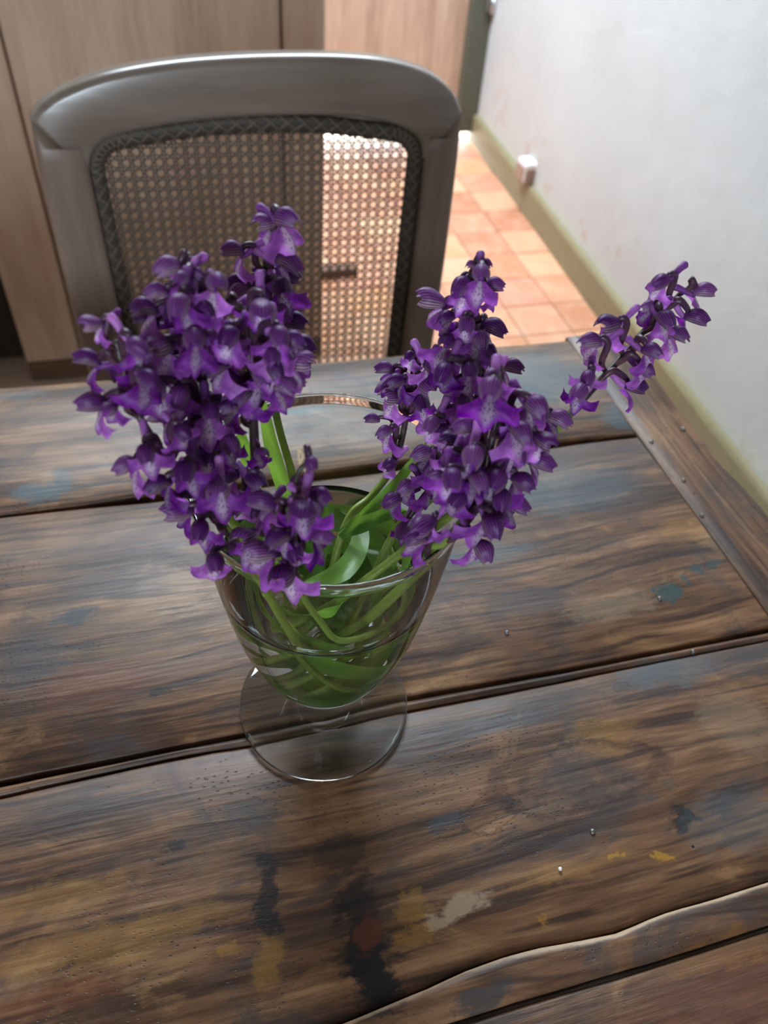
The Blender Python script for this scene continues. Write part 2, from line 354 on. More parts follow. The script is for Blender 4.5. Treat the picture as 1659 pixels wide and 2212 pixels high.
# tiles: separate pieces on the part of the floor in view
TS = .142
tb = MB().box((-TS/2+.0016, -TS/2+.0016, 0), (TS/2-.0016, TS/2-.0016, .006), .0018)
tme = mesh('tile', tb.v, tb.f, MT['tile'], None, False)
for i in range(-8, 3):
    for j in range(-3, 9):
        x = 1.01 + TS*(i+.5); y = 1.715 + TS*(j+.5)
        if x-TS/2 > wall_x(y)-.018: continue
        if y+TS/2 > YB-.012: continue
        o = bpy.data.objects.new('tile', tme); COL.objects.link(o); o.parent = fl
        o.location = (x+rnd.uniform(-.0006, .0006), y+rnd.uniform(-.0006, .0006), rnd.uniform(-.0012, .0))
        o.rotation_euler = (rnd.uniform(-.003, .003), rnd.uniform(-.003, .003), rnd.uniform(-.006, .006))
# right wall, slightly out of square, gently uneven plaster
wv, wf = [], []
ny, nz = 60, 32
for i in range(ny+1):
    y = YF + (YB+.12-YF)*i/ny
    for j in range(nz+1):
        z = CEIL*j/nz
        wv.append((wall_x(y)+.004*mnoise.noise(Vector((y*2.2, z*2.2, 3)))+.0015*mnoise.noise(Vector((y*9, z*9, 1))), y, z))
for i in range(ny):
    for j in range(nz):
        a = i*(nz+1)+j; wf.append((a, a+nz+1, a+nz+2, a+1))
b0 = len(wv)
for y, z in ((YF, 0), (YB+.12, 0), (YB+.12, CEIL), (YF, CEIL)): wv.append((1.42, y, z))
wf.append((b0, b0+1, b0+2, b0+3))
tag(link('wall_right', mesh('wall_right', wv, wf, MT['plaster'])), kind='structure')
# baseboard following the wall
bv, bf = [], []; nb_ = 40
for i in range(nb_+1):
    y = YF + (YB-YF-.002)*i/nb_; x = wall_x(y)
    for dx, z in ((.006, .001), (-.016, .001), (-.016+.001*math.sin(y*9), .088), (-.011, .097+.001*math.sin(y*7)), (.006, .099)): bv.append((x+dx, y, z))
for i in range(nb_):
    for k in range(4): bf.append((i*5+k, i*5+k+1, i*5+5+k+1, i*5+5+k))
bf += [(0, 1, 2, 3, 4), tuple(nb_*5+k for k in (4, 3, 2, 1, 0))]
tag(link('baseboard_right', mesh('baseboard_right', bv, bf, MT['olive'], None, False)), kind='structure')
# back wall with doorway, left wall, front wall with the added fill window
DX0, DX1, DZ = .42, 1.105, 2.05
mb = MB().box((XL-.1, YB, 0), (DX0, YB+.12, CEIL)).box((DX0, YB, DZ), (1.3, YB+.12, CEIL))
struct('wall_back', mb, MT['plaster2'])
struct('wall_left', MB().box((XL-.1, YF, 0), (XL, YB, CEIL)), MT['plaster2'])
mb = MB().box((XL-.1, YF-.1, 0), (fx0, YF, CEIL)).box((fx1, YF-.1, 0), (1.3, YF, CEIL)).box((fx0, YF-.1, 0), (fx1, YF, fz0)).box((fx0, YF-.1, fz1), (fx1, YF, CEIL))
struct('wall_front', mb, MT['plaster2'])
mb = MB().box((XL-.1, YF-.1, CEIL), (sx0, YB+.12, CEIL+.1)).box((sx1, YF-.1, CEIL), (1.42, YB+.12, CEIL+.1)).box((sx0, YF-.1, CEIL), (sx1, sy0, CEIL+.1)).box((sx0, sy1, CEIL), (sx1, YB+.12, CEIL+.1))
struct('ceiling', mb, MT['ceil'])
def window(name, lo, hi, axis):
    (a0, b0_), (a1, b1) = lo, hi
    def bx(m_, p0, p1, c0, c1):
        if axis == 'z': m_.box((p0[0], p0[1], c0), (p1[0], p1[1], c1))
        else: m_.box((p0[0], c0, p0[1]), (p1[0], c1, p1[1]))
    c0, c1 = (CEIL+.03, CEIL+.07) if axis == 'z' else (YF-.07, YF-.03)
    w = .035; am = (a0+a1)/2; fr = MB()
    bx(fr, (a0, b0_), (a0+w, b1), c0, c1); bx(fr, (a1-w, b0_), (a1, b1), c0, c1); bx(fr, (a0+w, b0_), (a1-w, b0_+w), c0, c1); bx(fr, (a0+w, b1-w), (a1-w, b1), c0, c1); bx(fr, (am-.012, b0_+w), (am+.012, b1-w), c0, c1)
    o = struct(name, fr, MT['white'])
    return o
window('window_1', (sx0, sy0), (sx1, sy1), 'z')
window('fill_window', (fx0, fz0), (fx1, fz1), 'y')  # added unseen window, lets in frontal fill
# door of vertical boards, hung a finger above the threshold
door = struct('door_1', MB().box((DX0+.003, YB+.022, .034), (1.16, YB+.034, DZ-.004)), MT['door'])
xs = [DX0+.005, .56, 1.16]
for a, b in zip(xs[:-1], xs[1:]):
    MB().box((a+.0015, YB+.004, .034), (b-.0015, YB+.022, DZ-.006), .003).build('plank', MT['door'], door, False)
tag(struct('trim_1', MB().box((DX1, YB-.035, .034), (1.189, YB+.002, DZ+.02), .004), MT['jamb']), kind='structure')
hinge = thing('hinge', (1.172, YB-.055, .43), 'small grey metal hinge pin on the dark green door post', 'hinge')
MB().tube([(1.172, YB-.055, .425), (1.172, YB-.055, .475)], .008, 10).build('pin', MT['steel'], hinge)
MB().box((1.15, YB-.050, .43), (1.182, YB-.036, .47), .002).build('plate', MT['iron'], hinge, False)

# ------------------------------------------------------------------ wardrobe beyond the chair
WY, WX0, WX1 = 1.575, -.335, .330
wr = thing('wardrobe', ((WX0+WX1)/2, WY+.17, .006), 'brown wooden wardrobe with one wide panel between upright boards, behind the cane chair', 'wardrobe')
MB().box((WX0+.002, WY+.024, .006), (WX1-.002, WY+.34, 1.4)).build('body', MT['wardrobe'], wr, False)
for a, b, yo in ((WX0, -.222, .0), (-.218, .248, .003), (.253, WX1, .0)):
    MB().box((a, WY+yo, .05), (b, WY+.024, 1.39), .003).build('board', MT['wardrobe'], wr, False)
MB().box((WX0, WY-.004, .006), (WX1, WY+.024, .048), .003).build('plinth', MT['batten'], wr, False)
cb = thing('cupboard', (-.75, 1.85, .006), 'added dark brown cupboard standing in shade beside the paler wooden wardrobe', 'cupboard')  # added dark block, stands in for the shaded gap left of the wardrobe
MB().box((-1.20, 1.66, .05), (-.345, 2.02, .95)).build('body', MT['dark'], cb, False)
for a, b in ((-1.195, -.775), (-.770, -.350)):
    MB().box((a, 1.642, .07), (b, 1.66, .93), .003).build('filler_front', MT['dark'], cb, False)
MB().box((-1.19, 1.67, .006), (-.35, 2.0, .05)).build('plinth', MT['dark'], cb, False)
MB().box((-1.21, 1.635, .95), (-.338, 2.03, .975), .004).build('top_board', MT['dark'], cb, False)
bt = thing('batten', (.42, 1.945, .005), 'short dark wooden batten lying on the terracotta tiles beside the wardrobe', 'batten')
MB().box((.345, 1.925, .005), (.505, 1.962, .030), .003).build('bar', MT['batten'], bt, False)

# ------------------------------------------------------------------ wall socket above the baseboard
sy_, sz_ = 2.28, .108
sk = thing('wall_socket', (wall_x(sy_), sy_, sz_), 'small white electric socket box with brownish front on the plaster above the olive baseboard', 'socket')
wx = wall_x(sy_)
MB().box((wx-.040, sy_-.030, sz_-.004), (wx+.003, sy_+.035, sz_+.058), .005).build('box', MT['white'], sk, False)
MB().box((wx-.043, sy_-.026, sz_), (wx-.040, sy_+.031, sz_+.044), .001).build('face_plate', MT['brown'], sk, False)  # brown colour stands for the shade on the front of the white box
MB().box((wx-.034, sy_-.032, sz_+.0), (wx-.004, sy_-.030, sz_+.04), .0005).build('side_shade', MT['brown'], sk, False)  # thin sheet, shade on the side put in as brown

# ------------------------------------------------------------------ table
def line_ext(pts, x0=-1.05, x1=None):
    """pixel polyline on the table top -> world (x, y) list, run on straight beyond the frame"""
    P = [atZ(x, y, TOP) for x, y in pts]; P = [(p.x, p.y) for p in P]; P.sort()
    a, b = P[0], P[-1]; k = (b[1]-a[1])/(b[0]-a[0]); out = []
    if a[0] > x0: out.append((x0, a[1]+k*(x0-a[0])))
    out += P
    if x1 is not None and b[0] < x1: out.append((x1, b[1]+k*(x1-b[0])))
    return out
def at_x(poly, x):
    for (xa, ya), (xb, yb) in zip(poly[:-1], poly[1:]):
        if xa <= x <= xb: return ya+(yb-ya)*(x-xa)/(xb-xa)
    (xa, ya), (xb, yb) = (poly[0], poly[1]) if x < poly[0][0] else (poly[-2], poly[-1])
    return ya+(yb-ya)*(x-xa)/(xb-xa)
far = line_ext([(0, 838), (650, 786), (1270, 731)])
g2u = line_ext([(0, 1110), (180, 1088), (350, 1060), (650, 1021), (870, 998), (1150, 960), (1250, 946), (1365, 939)])
g2l = line_ext([(0, 1117), (200, 1095), (350, 1082), (640, 1041), (870, 1016), (1150, 973), (1260, 957), (1372, 944)])
g1u = line_ext([(0, 1686), (260, 1634), (520, 1583), (880, 1503), (1250, 1438), (1659, 1355)])
g1l = line_ext([(0, 1698), (260, 1644), (520, 1592), (880, 1512), (1250, 1446), (1659, 1365)])
cru = line_ext([(0, 1719), (230, 1667), (390, 1632), (540, 1610), (880, 1535), (1130, 1487), (1400, 1432), (1659, 1381)])
crl = line_ext([(0, 1724), (230, 1671), (330, 1650), (390, 1639), (450, 1626), (540, 1613), (880, 1538), (1130, 1490), (1400, 1434), (1659, 1383)])
spu = line_ext([(740, 2206), (850, 2161), (930, 2126), (1000, 2094), (1080, 2065), (1150, 2045), (1240, 2030), (1330, 2010), (1380, 1990), (1430, 1971), (1500, 1950), (1560, 1934), (1659, 1901)])
spl = line_ext([(740, 2212), (850, 2167), (930, 2133), (1000, 2100), (1080, 2071), (1150, 2051), (1240, 2035), (1330, 2016), (1380, 1996), (1430, 1976), (1500, 1955), (1560, 1938), (1659, 1906)])
ngu = line_ext([(985, 2205), (1130, 2159), (1400, 2080), (1659, 1998)])
ngl = line_ext([(985, 2216), (1130, 2171), (1400, 2092), (1659, 2009)])
XIN = .3185
def end_in(y): return XIN + .018*(.25-y)*0
table = thing('table', (-.35, .08, 0), 'old dark stained plank table with open joints, worn scarred top', 'table')
def plank(near, farl, x0, x1, lift=0., thick=.028, name='plank', n=70, crown=.0006, mat='table', worn=0., edge=0.):
    """a board between two edge lines, real thickness, rounded worn arrises"""
    v, f = [], []; cols = []
    for i in range(n+1):
        x = x0+(x1-x0)*i/n
        ya = at_x(near, x) if not isinstance(near, float) else near
        yb = at_x(farl, x) if not isinstance(farl, float) else farl
        w = max(yb-ya, .0006); e = min(.0016, w*.3)
        ja = .0003*mnoise.noise(Vector((x*60, ya*9, 1))); jb = .0003*mnoise.noise(Vector((x*60, yb*9, 5)))
        ya += ja; yb += jb
        z = TOP+lift
        prof = [(ya, z-thick), (ya, z-e*1.1), (ya+e*.35, z-e*.3), (ya+e, z+worn), (ya+w*.25, z+crown), (ya+w*.5, z+crown*1.2), (ya+w*.75, z+crown), (yb-e, z+worn), (yb-e*.35, z-e*.3), (yb, z-e*1.1), (yb, z-thick)]
        for (yy, zz) in prof:
            zz2 = zz + (.0003*mnoise.noise(Vector((x*25, yy*70, 2))) if zz > z-.003 else 0)
            v.append((x, yy, zz2))
    k = 11
    for i in range(n):
        for j in range(k-1): f.append((i*k+j, (i+1)*k+j, (i+1)*k+j+1, i*k+j+1))
        f.append((i*k+k-1, (i+1)*k+k-1, (i+1)*k, i*k))
    uv = []
    for i in range(n+1): uv += [(0, 0)]*6+[(0, 0), (0, edge*.6), (0, edge), (0, edge), (0, 0)]
    for cap_ in (range(k-1, -1, -1), range(n*k, n*k+k)):      # end grain faces keep their own corners
        b_ = len(v); c_ = list(cap_); v += [v[q] for q in c_]; uv += [(0, 0)]*k; f.append(tuple(range(b_, b_+k)))
    me = mesh(name, v, f, MT[mat], uv, True)
    return link(name, me, table)
plank(g2u, far, -1.05, XIN)
plank(g1u, g2l, -1.05, XIN-.0006)
plank(cru, g1l, -1.05, XIN, -.0003, n=120)
plank(spu, crl, -1.05, XIN, .0, n=120)
plank(ngu, spl, -1.05, XIN, .0016, n=160, worn=.0006, edge=1.)
near5 = [(p[0], p[1]-.135) for p in ngl]; near5b = [(p[0], p[1]-.137) for p in ngl]
plank(near5, ngl, -1.05, XIN, -.0006)
plank(-.30, near5b, -1.05, XIN)
# end board across the plank ends
v, f = [], []; n_ = 60
y0_, y1_ = -.30, .505
for i in range(n_+1):
    y = y0_+(y1_-y0_)*i/n_
    xo = .3715 - .0012*(1+math.sin(y*40)) - (.003*max(0, 1-abs(y-.335)/.02)) + .0004*mnoise.noise(Vector((y*50, 0, 0)))
    prof = [(XIN+.0006, TOP-.028), (XIN+.0006, TOP-.001), (XIN+.0012, TOP+.0002), (XIN+.013, TOP+.0006), (XIN+.027, TOP+.0006), (xo-.003, TOP-.0002), (xo-.0008, TOP-.002), (xo, TOP-.005), (xo, TOP-.028)]
    for x, z in prof: v.append((x, y, z))
k = len(prof)
for i in range(n_):
    for j in range(k-1): f.append((i*k+j, i*k+j+1, (i+1)*k+j+1, (i+1)*k+j))
    f.append((i*k+k-1, i*k, (i+1)*k, (i+1)*k+k-1))
for cap_ in (range(k), range(n_*k+k-1, n_*k-1, -1)):
    b_ = len(v); v += [v[q] for q in cap_]; f.append(tuple(range(b_, b_+k)))
# grain of the end board runs across the others: its own turned frame
rot = Matrix.Rotation(math.radians(90), 4, 'Z'); inv = rot.inverted()
eo = link('end_board', mesh('end_board', [inv @ Vector(p) for p in v], f, MT['table']), table)
eo.matrix_parent_inverse = Matrix.Translation(-table.location) @ rot
MB().box((-1.0, -.26, TOP-.12), (.32, -.235, TOP-.03), .002).build('apron', MT['table'], table, False)
MB().box((-1.0, .44, TOP-.12), (.32, .465, TOP-.03), .002).build('apron', MT['table'], table, False)
for lx in (-.98, .313):
    for ly in (-.25, .41): MB().box((lx, ly, 0.0 if ly < 1 else 0), (lx+.05, ly+.05, TOP-.03), .004).build('leg', MT['table'], table, False)
# iron nail heads
for (x, y, r) in ((1280, 1796, .0014), (1497, 1407, .0013), (1425, 1292, .0014), (1095, 1366, .0013), (1477, 1037, .0014), (1516, 1113, .0013), (1407, 954, .0017), (1476, 926, .0017)):
    q = atZ(x, y, TOP+.001)
    nm = MB().lathe([(.0001, q.z+.0011), (r*.55, q.z+.0010), (r*.9, q.z+.0005), (r, q.z-.0001), (r, q.z-.0015)], q.x, q.y, 12)
    nm.f.append(tuple(range(11, -1, -1)))
    nm.build('nail', MT['iron'], table)
for cx_, cy_, r, lab in ((1210, 1877, .0009, 'tiny white crumb lying on the near table board'), (600, 1592, .0006, None)):
    if not lab: continue
    q = atZ(cx_, cy_, TOP+.0015)
    cm = MB().lathe([(.0002, q.z+.0009), (r*.8, q.z+.0006), (r, q.z), (r*.6, q.z-.0007)], q.x, q.y, 8); cm.f += [tuple(range(7, -1, -1)), tuple(range(24, 32))]
    tag(cm.build('crumb', MT['crumb']), lab, 'crumb')

# ------------------------------------------------------------------ cane chair
CYB = .75; CCX = .0965
chair = thing('cane_chair', (CCX, .56, .0), 'brown wooden dining chair with woven cane back and curved crest rail', 'chair')
def rrect(cx, hw_top, hw_bot, ztop, zbot, rad, arc, n=80):
    """closed loop, sampled from top-left corner clockwise"""
    pts = []
    def edge(a, b, m):
        for i in range(m): t = i/m; pts.append((a[0]+(b[0]-a[0])*t, a[1]+(b[1]-a[1])*t))
    def arcf(c, a0, a1, m):
        for i in range(m): a = math.radians(a0+(a1-a0)*i/m); pts.append((c[0]+rad*math.cos(a), c[1]+rad*math.sin(a)))
    m = n//8
    arcf((cx-hw_top+rad, ztop-rad), 180, 90, m)
    x0, x1 = cx-hw_top+rad, cx+hw_top-rad
    for i in range(2*m): t = i/(2*m); pts.append((x0+(x1-x0)*t, ztop+arc*math.sin(math.pi*t)))
    arcf((cx+hw_top-rad, ztop-rad), 90, 0, m)
    edge((cx+hw_top, ztop-rad), (cx+hw_bot, zbot+rad), 2*m)
    arcf((cx+hw_bot-rad, zbot+rad), 0, -90, m)
    edge((cx+hw_bot-rad, zbot), (cx-hw_bot+rad, zbot), 2*m)
    arcf((cx-hw_bot+rad, zbot+rad), -90, -180, m)
    edge((cx-hw_bot, zbot+rad), (cx-hw_top, ztop-rad), 2*m)
    return pts
INN = rrect(CCX+.002, .158, .154, .836, .535, .034, .012, 96)       # edge of the wooden opening
def loop_pt(loop, i): return loop[i % len(loop)]
def cross(oz, iz, y0, y1, e=.006):
    """rounded section from an outer (x,z) to an inner (x,z)"""
    o = Vector((oz[0], 0, oz[1])); i = Vector((iz[0], 0, iz[1])); d = (i-o); L = max(d.length, 1e-6); d /= L; e = min(e, L*.3)
    S = [(0, y0+e), (e*.3, y0+e*.3), (e, y0), (L-e, y0), (L-e*.3, y0+e*.3), (L, y0+e), (L, y1-e), (L-e, y1), (e, y1), (0, y1-e)]
    return [o+d*s+Vector((0, CYB+y, 0)) for s, y in S]
def sweep(name, secs, mat, parent):
    mb = MB(); k = len(secs[0])
    for s_ in secs: mb.v += s_
    mb.uv = [(0, 0)]*len(mb.v)
    for i in range(len(secs)-1):
        for j in range(k): mb.f.append((i*k+j, i*k+(j+1) % k, (i+1)*k+(j+1) % k, (i+1)*k+j))
    mb.f.append(tuple(range(k))[::-1]); b = (len(secs)-1)*k; mb.f.append(tuple(b+j for j in range(k)))
    return mb.build(name, mat, parent)
# crest rail: outer arc against the top of the opening, mitred at the corners
top_out = [(-.097, .853), (-.085, .864), (-.062, .876), (-.025, .887), (.030, .895), (.096, .899), (.165, .899), (.215, .895), (.252, .885), (.276, .870), (.289, .852)]
top_out = [(p.x, p.z) for p in catmull([(x, 0, z) for x, z in top_out], 5)]
top_in = [(p.x, p.z) for p in catmull([(x, 0, z) for x, z in ((-.0575, .806), (-.053, .820), (-.042, .831), (-.022, .838), (.030, .846), (.096, .850), (.165, .849), (.212, .843), (.238, .834), (.251, .822), (.2555, .806))], 5)]
sweep('crest_rail', [cross(o, i, -.013, .013, .0065) for o, i in zip(top_out, top_in)], MT['chair'], chair)
# side posts, running down into the rear legs
def post(pts, mat):
    P = [catmull([(a, 0, z) for a, b, z in pts], 4), catmull([(b, 0, z) for a, b, z in pts], 4)]
    return [cross((p.x, p.z), (q.x, q.z), -.015, .014, .006) for p, q in zip(*P)]
L = [(-.097, -.0575, .852), (-.100, -.0575, .80), (-.101, -.056, .70), (-.100, -.055, .60), (-.097, -.054, .48), (-.092, -.058, .25), (-.090, -.062, .006)]
secs = post(L, 0); s0 = cross((-.097, .853), (-.0575, .806), -.0128, .0128, .0065); sweep('post', [s0]+secs[2:], MT['chairz'], chair)
Rr = [(.289, .2555, .852), (.291, .2565, .80), (.292, .256, .70), (.291, .253, .60), (.288, .249, .48), (.284, .252, .25), (.282, .254, .006)]
secs = post(Rr, 0); s0 = cross((.289, .852), (.2555, .806), -.0128, .0128, .0065); sweep('post', [s0]+secs[2:], MT['chairz'], chair)
MB().box((-.06, CYB-.011, .498), (.256, CYB+.011, .537), .004).build('lower_rail', MT['chair'], chair, False)
MB().box((-.08, CYB-.012, .43), (.272, CYB+.012, .465), .004).build('seat_rail', MT['chair'], chair, False)
# seat and front legs, tucked under the table
sv = MB(); sp_ = [(-.085, .74), (-.115, .36), (-.10, .335), (.29, .335), (.305, .36), (.278, .74)]
for z in (.43, .462): sv.v += [Vector((x, y, z)) for x, y in sp_]
sv.uv = [(0, 0)]*12; sv.f = [tuple(range(6))[::-1], tuple(range(6, 12))]+[(i, (i+1) % 6, 6+(i+1) % 6, 6+i) for i in range(6)]
sv.build('seat', MT['chair'], chair, False)
for lx in (-.085, .275): MB().tube([(lx, .36, .006), (lx, .36, .20), (lx, .36, .43)], lambda t: .012+.006*t, 12).build('leg', MT['chairz'], chair)
# dark woven binding round the opening
def offset_loop(d): return rrect(CCX+.002, .158-d, .154-d, .838-d, .535+d, max(.034-d, .010), .011, 192)
lo, li = offset_loop(-.001), offset_loop(.0145)
bm_ = MB(); nL = len(lo)
for i in range(nL):
    o, a = lo[i], li[i]
    for t, y in ((0, -.004), (.25, -.0065), (.75, -.0065), (1, -.003), (1, .003), (.5, .0055), (0, .004)):
        bm_.v.append(Vector((o[0]+(a[0]-o[0])*t, CYB+y, o[1]+(a[1]-o[1])*t)))
for i in range(nL):
    j = (i+1) % nL
    for q in range(7): bm_.f.append((i*7+q, i*7+(q+1) % 7, j*7+(q+1) % 7, j*7+q))
bm_.uv = [(0, 0)]*len(bm_.v); bind = bm_.build('binding', MT['binding'], chair)
cs = MB()
mid_y = CYB-.0072
for i in range(0, nL, 3):
    for sgn in (1, -1):
        a = lo[i]; b = li[(i+sgn*4) % nL]
        pa = Vector((a[0], CYB-.005, a[1])); pb = Vector((b[0], CYB-.0045, b[1])); pm = (pa+pb)/2; pm.y = mid_y-(.0012 if sgn > 0 else 0)
        cs.tube([pa, pm, pb], .0011, 5)
so = cs.build('binding_strand', MT['binding_strand'], chair); so['kind'] = 'stuff'
# cane webbing: pairs upright and level, with both diagonals
def inside(x, z):
    d = .0125; hx = .158-d; cx_ = CCX+.002
    zt = .838-d+.011*math.cos(math.pi*max(-1, min(1, (x-cx_)/hx))/2); zb = .535+d; r = .022
    if abs(x-cx_) > hx or z > zt or z < zb: return False
    ax = abs(x-cx_)-(hx-r)
    if ax > 0:
        az = max(z-(zt-r), (zb+r)-z)
        if az > 0: return ax*ax+az*az < r*r
    return True
cw = MB(); PITCH = .0098
def strand(p0, p1, wdt, y, thick=.0005):
    N_ = 160; ts = [i/N_ for i in range(N_+1) if inside(p0[0]+(p1[0]-p0[0])*i/N_, p0[1]+(p1[1]-p0[1])*i/N_)]
    if len(ts) < 2: return
    a, b = ts[0], ts[-1]
    A = Vector((p0[0]+(p1[0]-p0[0])*a, 0, p0[1]+(p1[1]-p0[1])*a)); B = Vector((p0[0]+(p1[0]-p0[0])*b, 0, p0[1]+(p1[1]-p0[1])*b))
    d = (B-A).normalized(); s_ = Vector((-d.z, 0, d.x))*wdt/2; bq = len(cw.v)
    for P in (A, B):
        for q, yy in ((-1, 0), (-.5, -thick), (.5, -thick), (1, 0), (0, thick)): cw.v.append(P+s_*q+Vector((0, y+yy, 0)))
    for k in range(5): cw.f.append((bq+k, bq+(k+1) % 5, bq+5+(k+1) % 5, bq+5+k))
X0, X1, Z0, Z1 = -.07, .27, .53, .86
i = 0; x = X0
while x < X1:
    for s_ in (-.0014, .0014): strand((x+s_, Z0), (x+s_, Z1), .0012, CYB+.0006)
    x += PITCH
z = Z0
while z < Z1:
    for s_ in (-.0014, .0014): strand((X0, z+s_), (X1, z+s_), .0012, CYB-.0006)
    z += PITCH
W_, H_ = X1-X0, Z1-Z0; k = -34*PITCH; c0_ = (math.floor(H_/PITCH)+.5)*PITCH-H_
while k < W_:
    strand((X0+k+PITCH/2, Z0), (X0+k+PITCH/2+H_, Z1), .0010, CYB-.0016); strand((X0+k+c0_+H_, Z0), (X0+k+c0_, Z1), .0010, CYB+.0016)
    k += PITCH
cw.uv = [(0, 0)]*len(cw.v); wo = cw.build('cane_webbing', MT['cane'], chair, False); wo['kind'] = 'stuff'

# ------------------------------------------------------------------ glass goblet with water
VX, VY = .04682, .20384
PROF = [(.024, .0075), (.0275, .0135), (.031, .0185), (.036, .0238), (.042, .0278), (.050, .0317), (.060, .0352), (.080, .0408), (.110, .0459), (.135, .0491), (.159, .0516)]
def bowl_r(h):
    if h <= PROF[0][0]: return PROF[0][1]
    for (a, ra), (b, rb) in zip(PROF[:-1], PROF[1:]):
        if h <= b: return ra+(rb-ra)*(h-a)/(b-a)
    return PROF[-1][1]
def smooth_prof(pts, n=5): return [(p.x, p.z) for p in catmull([(r, 0, h) for r, h in pts], n)]
WALL = .0013
gob = thing('goblet', (VX, VY, TOP+.0012), 'clear glass footed goblet used as a vase, holding water and purple orchids', 'goblet')
Z = lambda h: TOP+.0012+h
outer = smooth_prof([(r, h) for h, r in PROF])
inner = smooth_prof([(.0002, .0335), (.008, .0338), (.0165, .0362), (.0225, .0400), (.0290, .0475), (.0335, .0600), (.0392, .080), (.0444, .110), (.0477, .135), (.0503, .1585)])
lip_ = [(.0521, .1594), (.0521, .1602), (.0516, .1609), (.0509, .1610), (.0503, .1605), (.0501, .1597)]
prof = [(.0002, .0205), (.0068, .0205), (.0066, .022)] + outer + lip_ + inner[::-1]
b = MB().lathe([(r, Z(h)) for r, h in prof], VX, VY, 96); nn = 96
b.f.append(tuple(range(nn-1, -1, -1))); b.f.append(tuple((len(prof)-1)*nn+k for k in range(nn)))
b.build('bowl', MT['glass'], gob)
fp = smooth_prof([(.0002, .0020), (.020, .0016), (.036, .0003), (.0405, .0), (.0425, .0004), (.0431, .0013), (.0428, .0022), (.0405, .0029), (.030, .0044), (.018, .0066), (.0105, .0098), (.0074, .0145), (.0066, .0185), (.0066, .0204), (.0002, .0204)], 4)
b = MB().lathe([(max(r, .0002), Z(h)) for r, h in fp], VX, VY, 96)
b.f.append(tuple(range(nn-1, -1, -1))); b.f.append(tuple((len(fp)-1)*nn+k for k in range(nn)))
b.build('foot', MT['glass'], gob)
WL = .112
wp_ = [(r+.0003, h-.0003) for r, h in inner if h < WL]; wr_ = bowl_r(WL)-.0012
wp_ = [(.0002, .0332)]+wp_[1:]+[(wr_+.0004, WL+.0012), (wr_-.0008, WL+.0003), (wr_-.003, WL), (.0002, WL)]
b = MB().lathe([(r, Z(h)) for r, h in wp_], VX, VY, 72)
b.f.append(tuple(range(71, -1, -1))); b.f.append(tuple((len(wp_)-1)*72+k for k in range(72)))
tag(b.build('water', MT['water']), 'clear still water filling the lower bowl of the glass goblet', 'water', kind='stuff')

# ------------------------------------------------------------------ flowers: shared petal meshes
def lip_mesh(seed):
    r_ = random.Random(seed); nu, nv = 15, 8; v, f, uv = [], [], []
    L0 = .0083*r_.uniform(.85, 1.12); spread = math.radians(r_.uniform(46, 66)); fold = r_.uniform(.3, 1.0); ph = r_.uniform(0, 6); cw_ = r_.uniform(.0, .18)
    for i in range(nu+1):
        u = i/nu*2-1; a = u*spread
        lob = 1+.10*math.cos(u*math.pi*3)*(1 if abs(u) < .95 else .6) - cw_*(1-abs(u))*.5
        lob += .05*math.sin(9*u+ph)+.03*math.sin(17*u+ph*2)
        for j in range(nv+1):
            t = j/nv; r = .0006+L0*lob*t
            x = math.sin(a)*r*1.02 + u*.0010*(1-t)
            dn = math.cos(a*.86)*r
            fw = .62*dn + .0012*math.sin(t*math.pi*.9) - fold*abs(u)**1.6*t*.0048 + .00055*t*t*math.sin(7.5*u+ph) - .0016*t*t*t
            v.append((x, fw, -dn*.82)); uv.append((i/nu, t))
    for i in range(nu):
        for j in range(nv):
            a = i*(nv+1)+j; f.append((a, a+1, a+nv+2, a+nv+1))
    return mesh('lip', v, f, MT['lip'], uv)
def hood_mesh(seed, openness=0.):
    r_ = random.Random(seed); na, ns = 18, 10; v, f, uv = [], [], []
    Lh = .0086*r_.uniform(.92, 1.1); Rm = .0028*r_.uniform(.92, 1.08); amax = math.radians(128-10*openness)
    for i in range(na+1):
        c_ = i/na*2-1; a = c_*amax
        lob = 1-.10*abs(math.sin(1.55*a)) - .05*abs(c_) + openness*.16*abs(math.cos(1.5*a))
        for j in range(ns+1):
            s = j/ns; sl = s*lob
            R = Rm*(math.sin(math.pi*min(1, .10+.80*s))**.65)*(1+openness*.9*s*s)
            R *= 1+.05*math.cos(3*a)
            cy = sl*Lh-.0008; cz = .0016+.0030*s-.0030*s*s*(1-openness)+.0006*math.sin(math.pi*s)
            v.append((R*math.sin(a), cy, cz+R*math.cos(a)*.92)); uv.append((i/na, s))
    for i in range(na):
        for j in range(ns):
            a = i*(ns+1)+j; f.append((a, a+ns+1, a+ns+2, a+1))
    return mesh('hood', v, f, MT['hood'], uv)
def spur_mesh(seed):
    r_ = random.Random(seed); b = MB(); k = r_.uniform(-.001, .004)
    b.tube(catmull([(0, .0006, .0002), (0, -.003, .0006+k*.3), (0, -.0062, .0012+k*.8), (0, -.0088, .0014+k)], 4), lambda t: .00095+.0005*t if t < .97 else .0008, 8)
    return mesh('spur', b.v, b.f, MT['spur'], b.uv)
LIPS = [lip_mesh(s) for s in range(10)]; HOODS = [hood_mesh(s, 0 if s < 6 else .8) for s in range(9)]; SPURS = [spur_mesh(s) for s in range(4)]
NH = Vector((-F_.x, -F_.y, 0)).normalized(); RH = Vector((R_.x, R_.y, 0)).normalized()

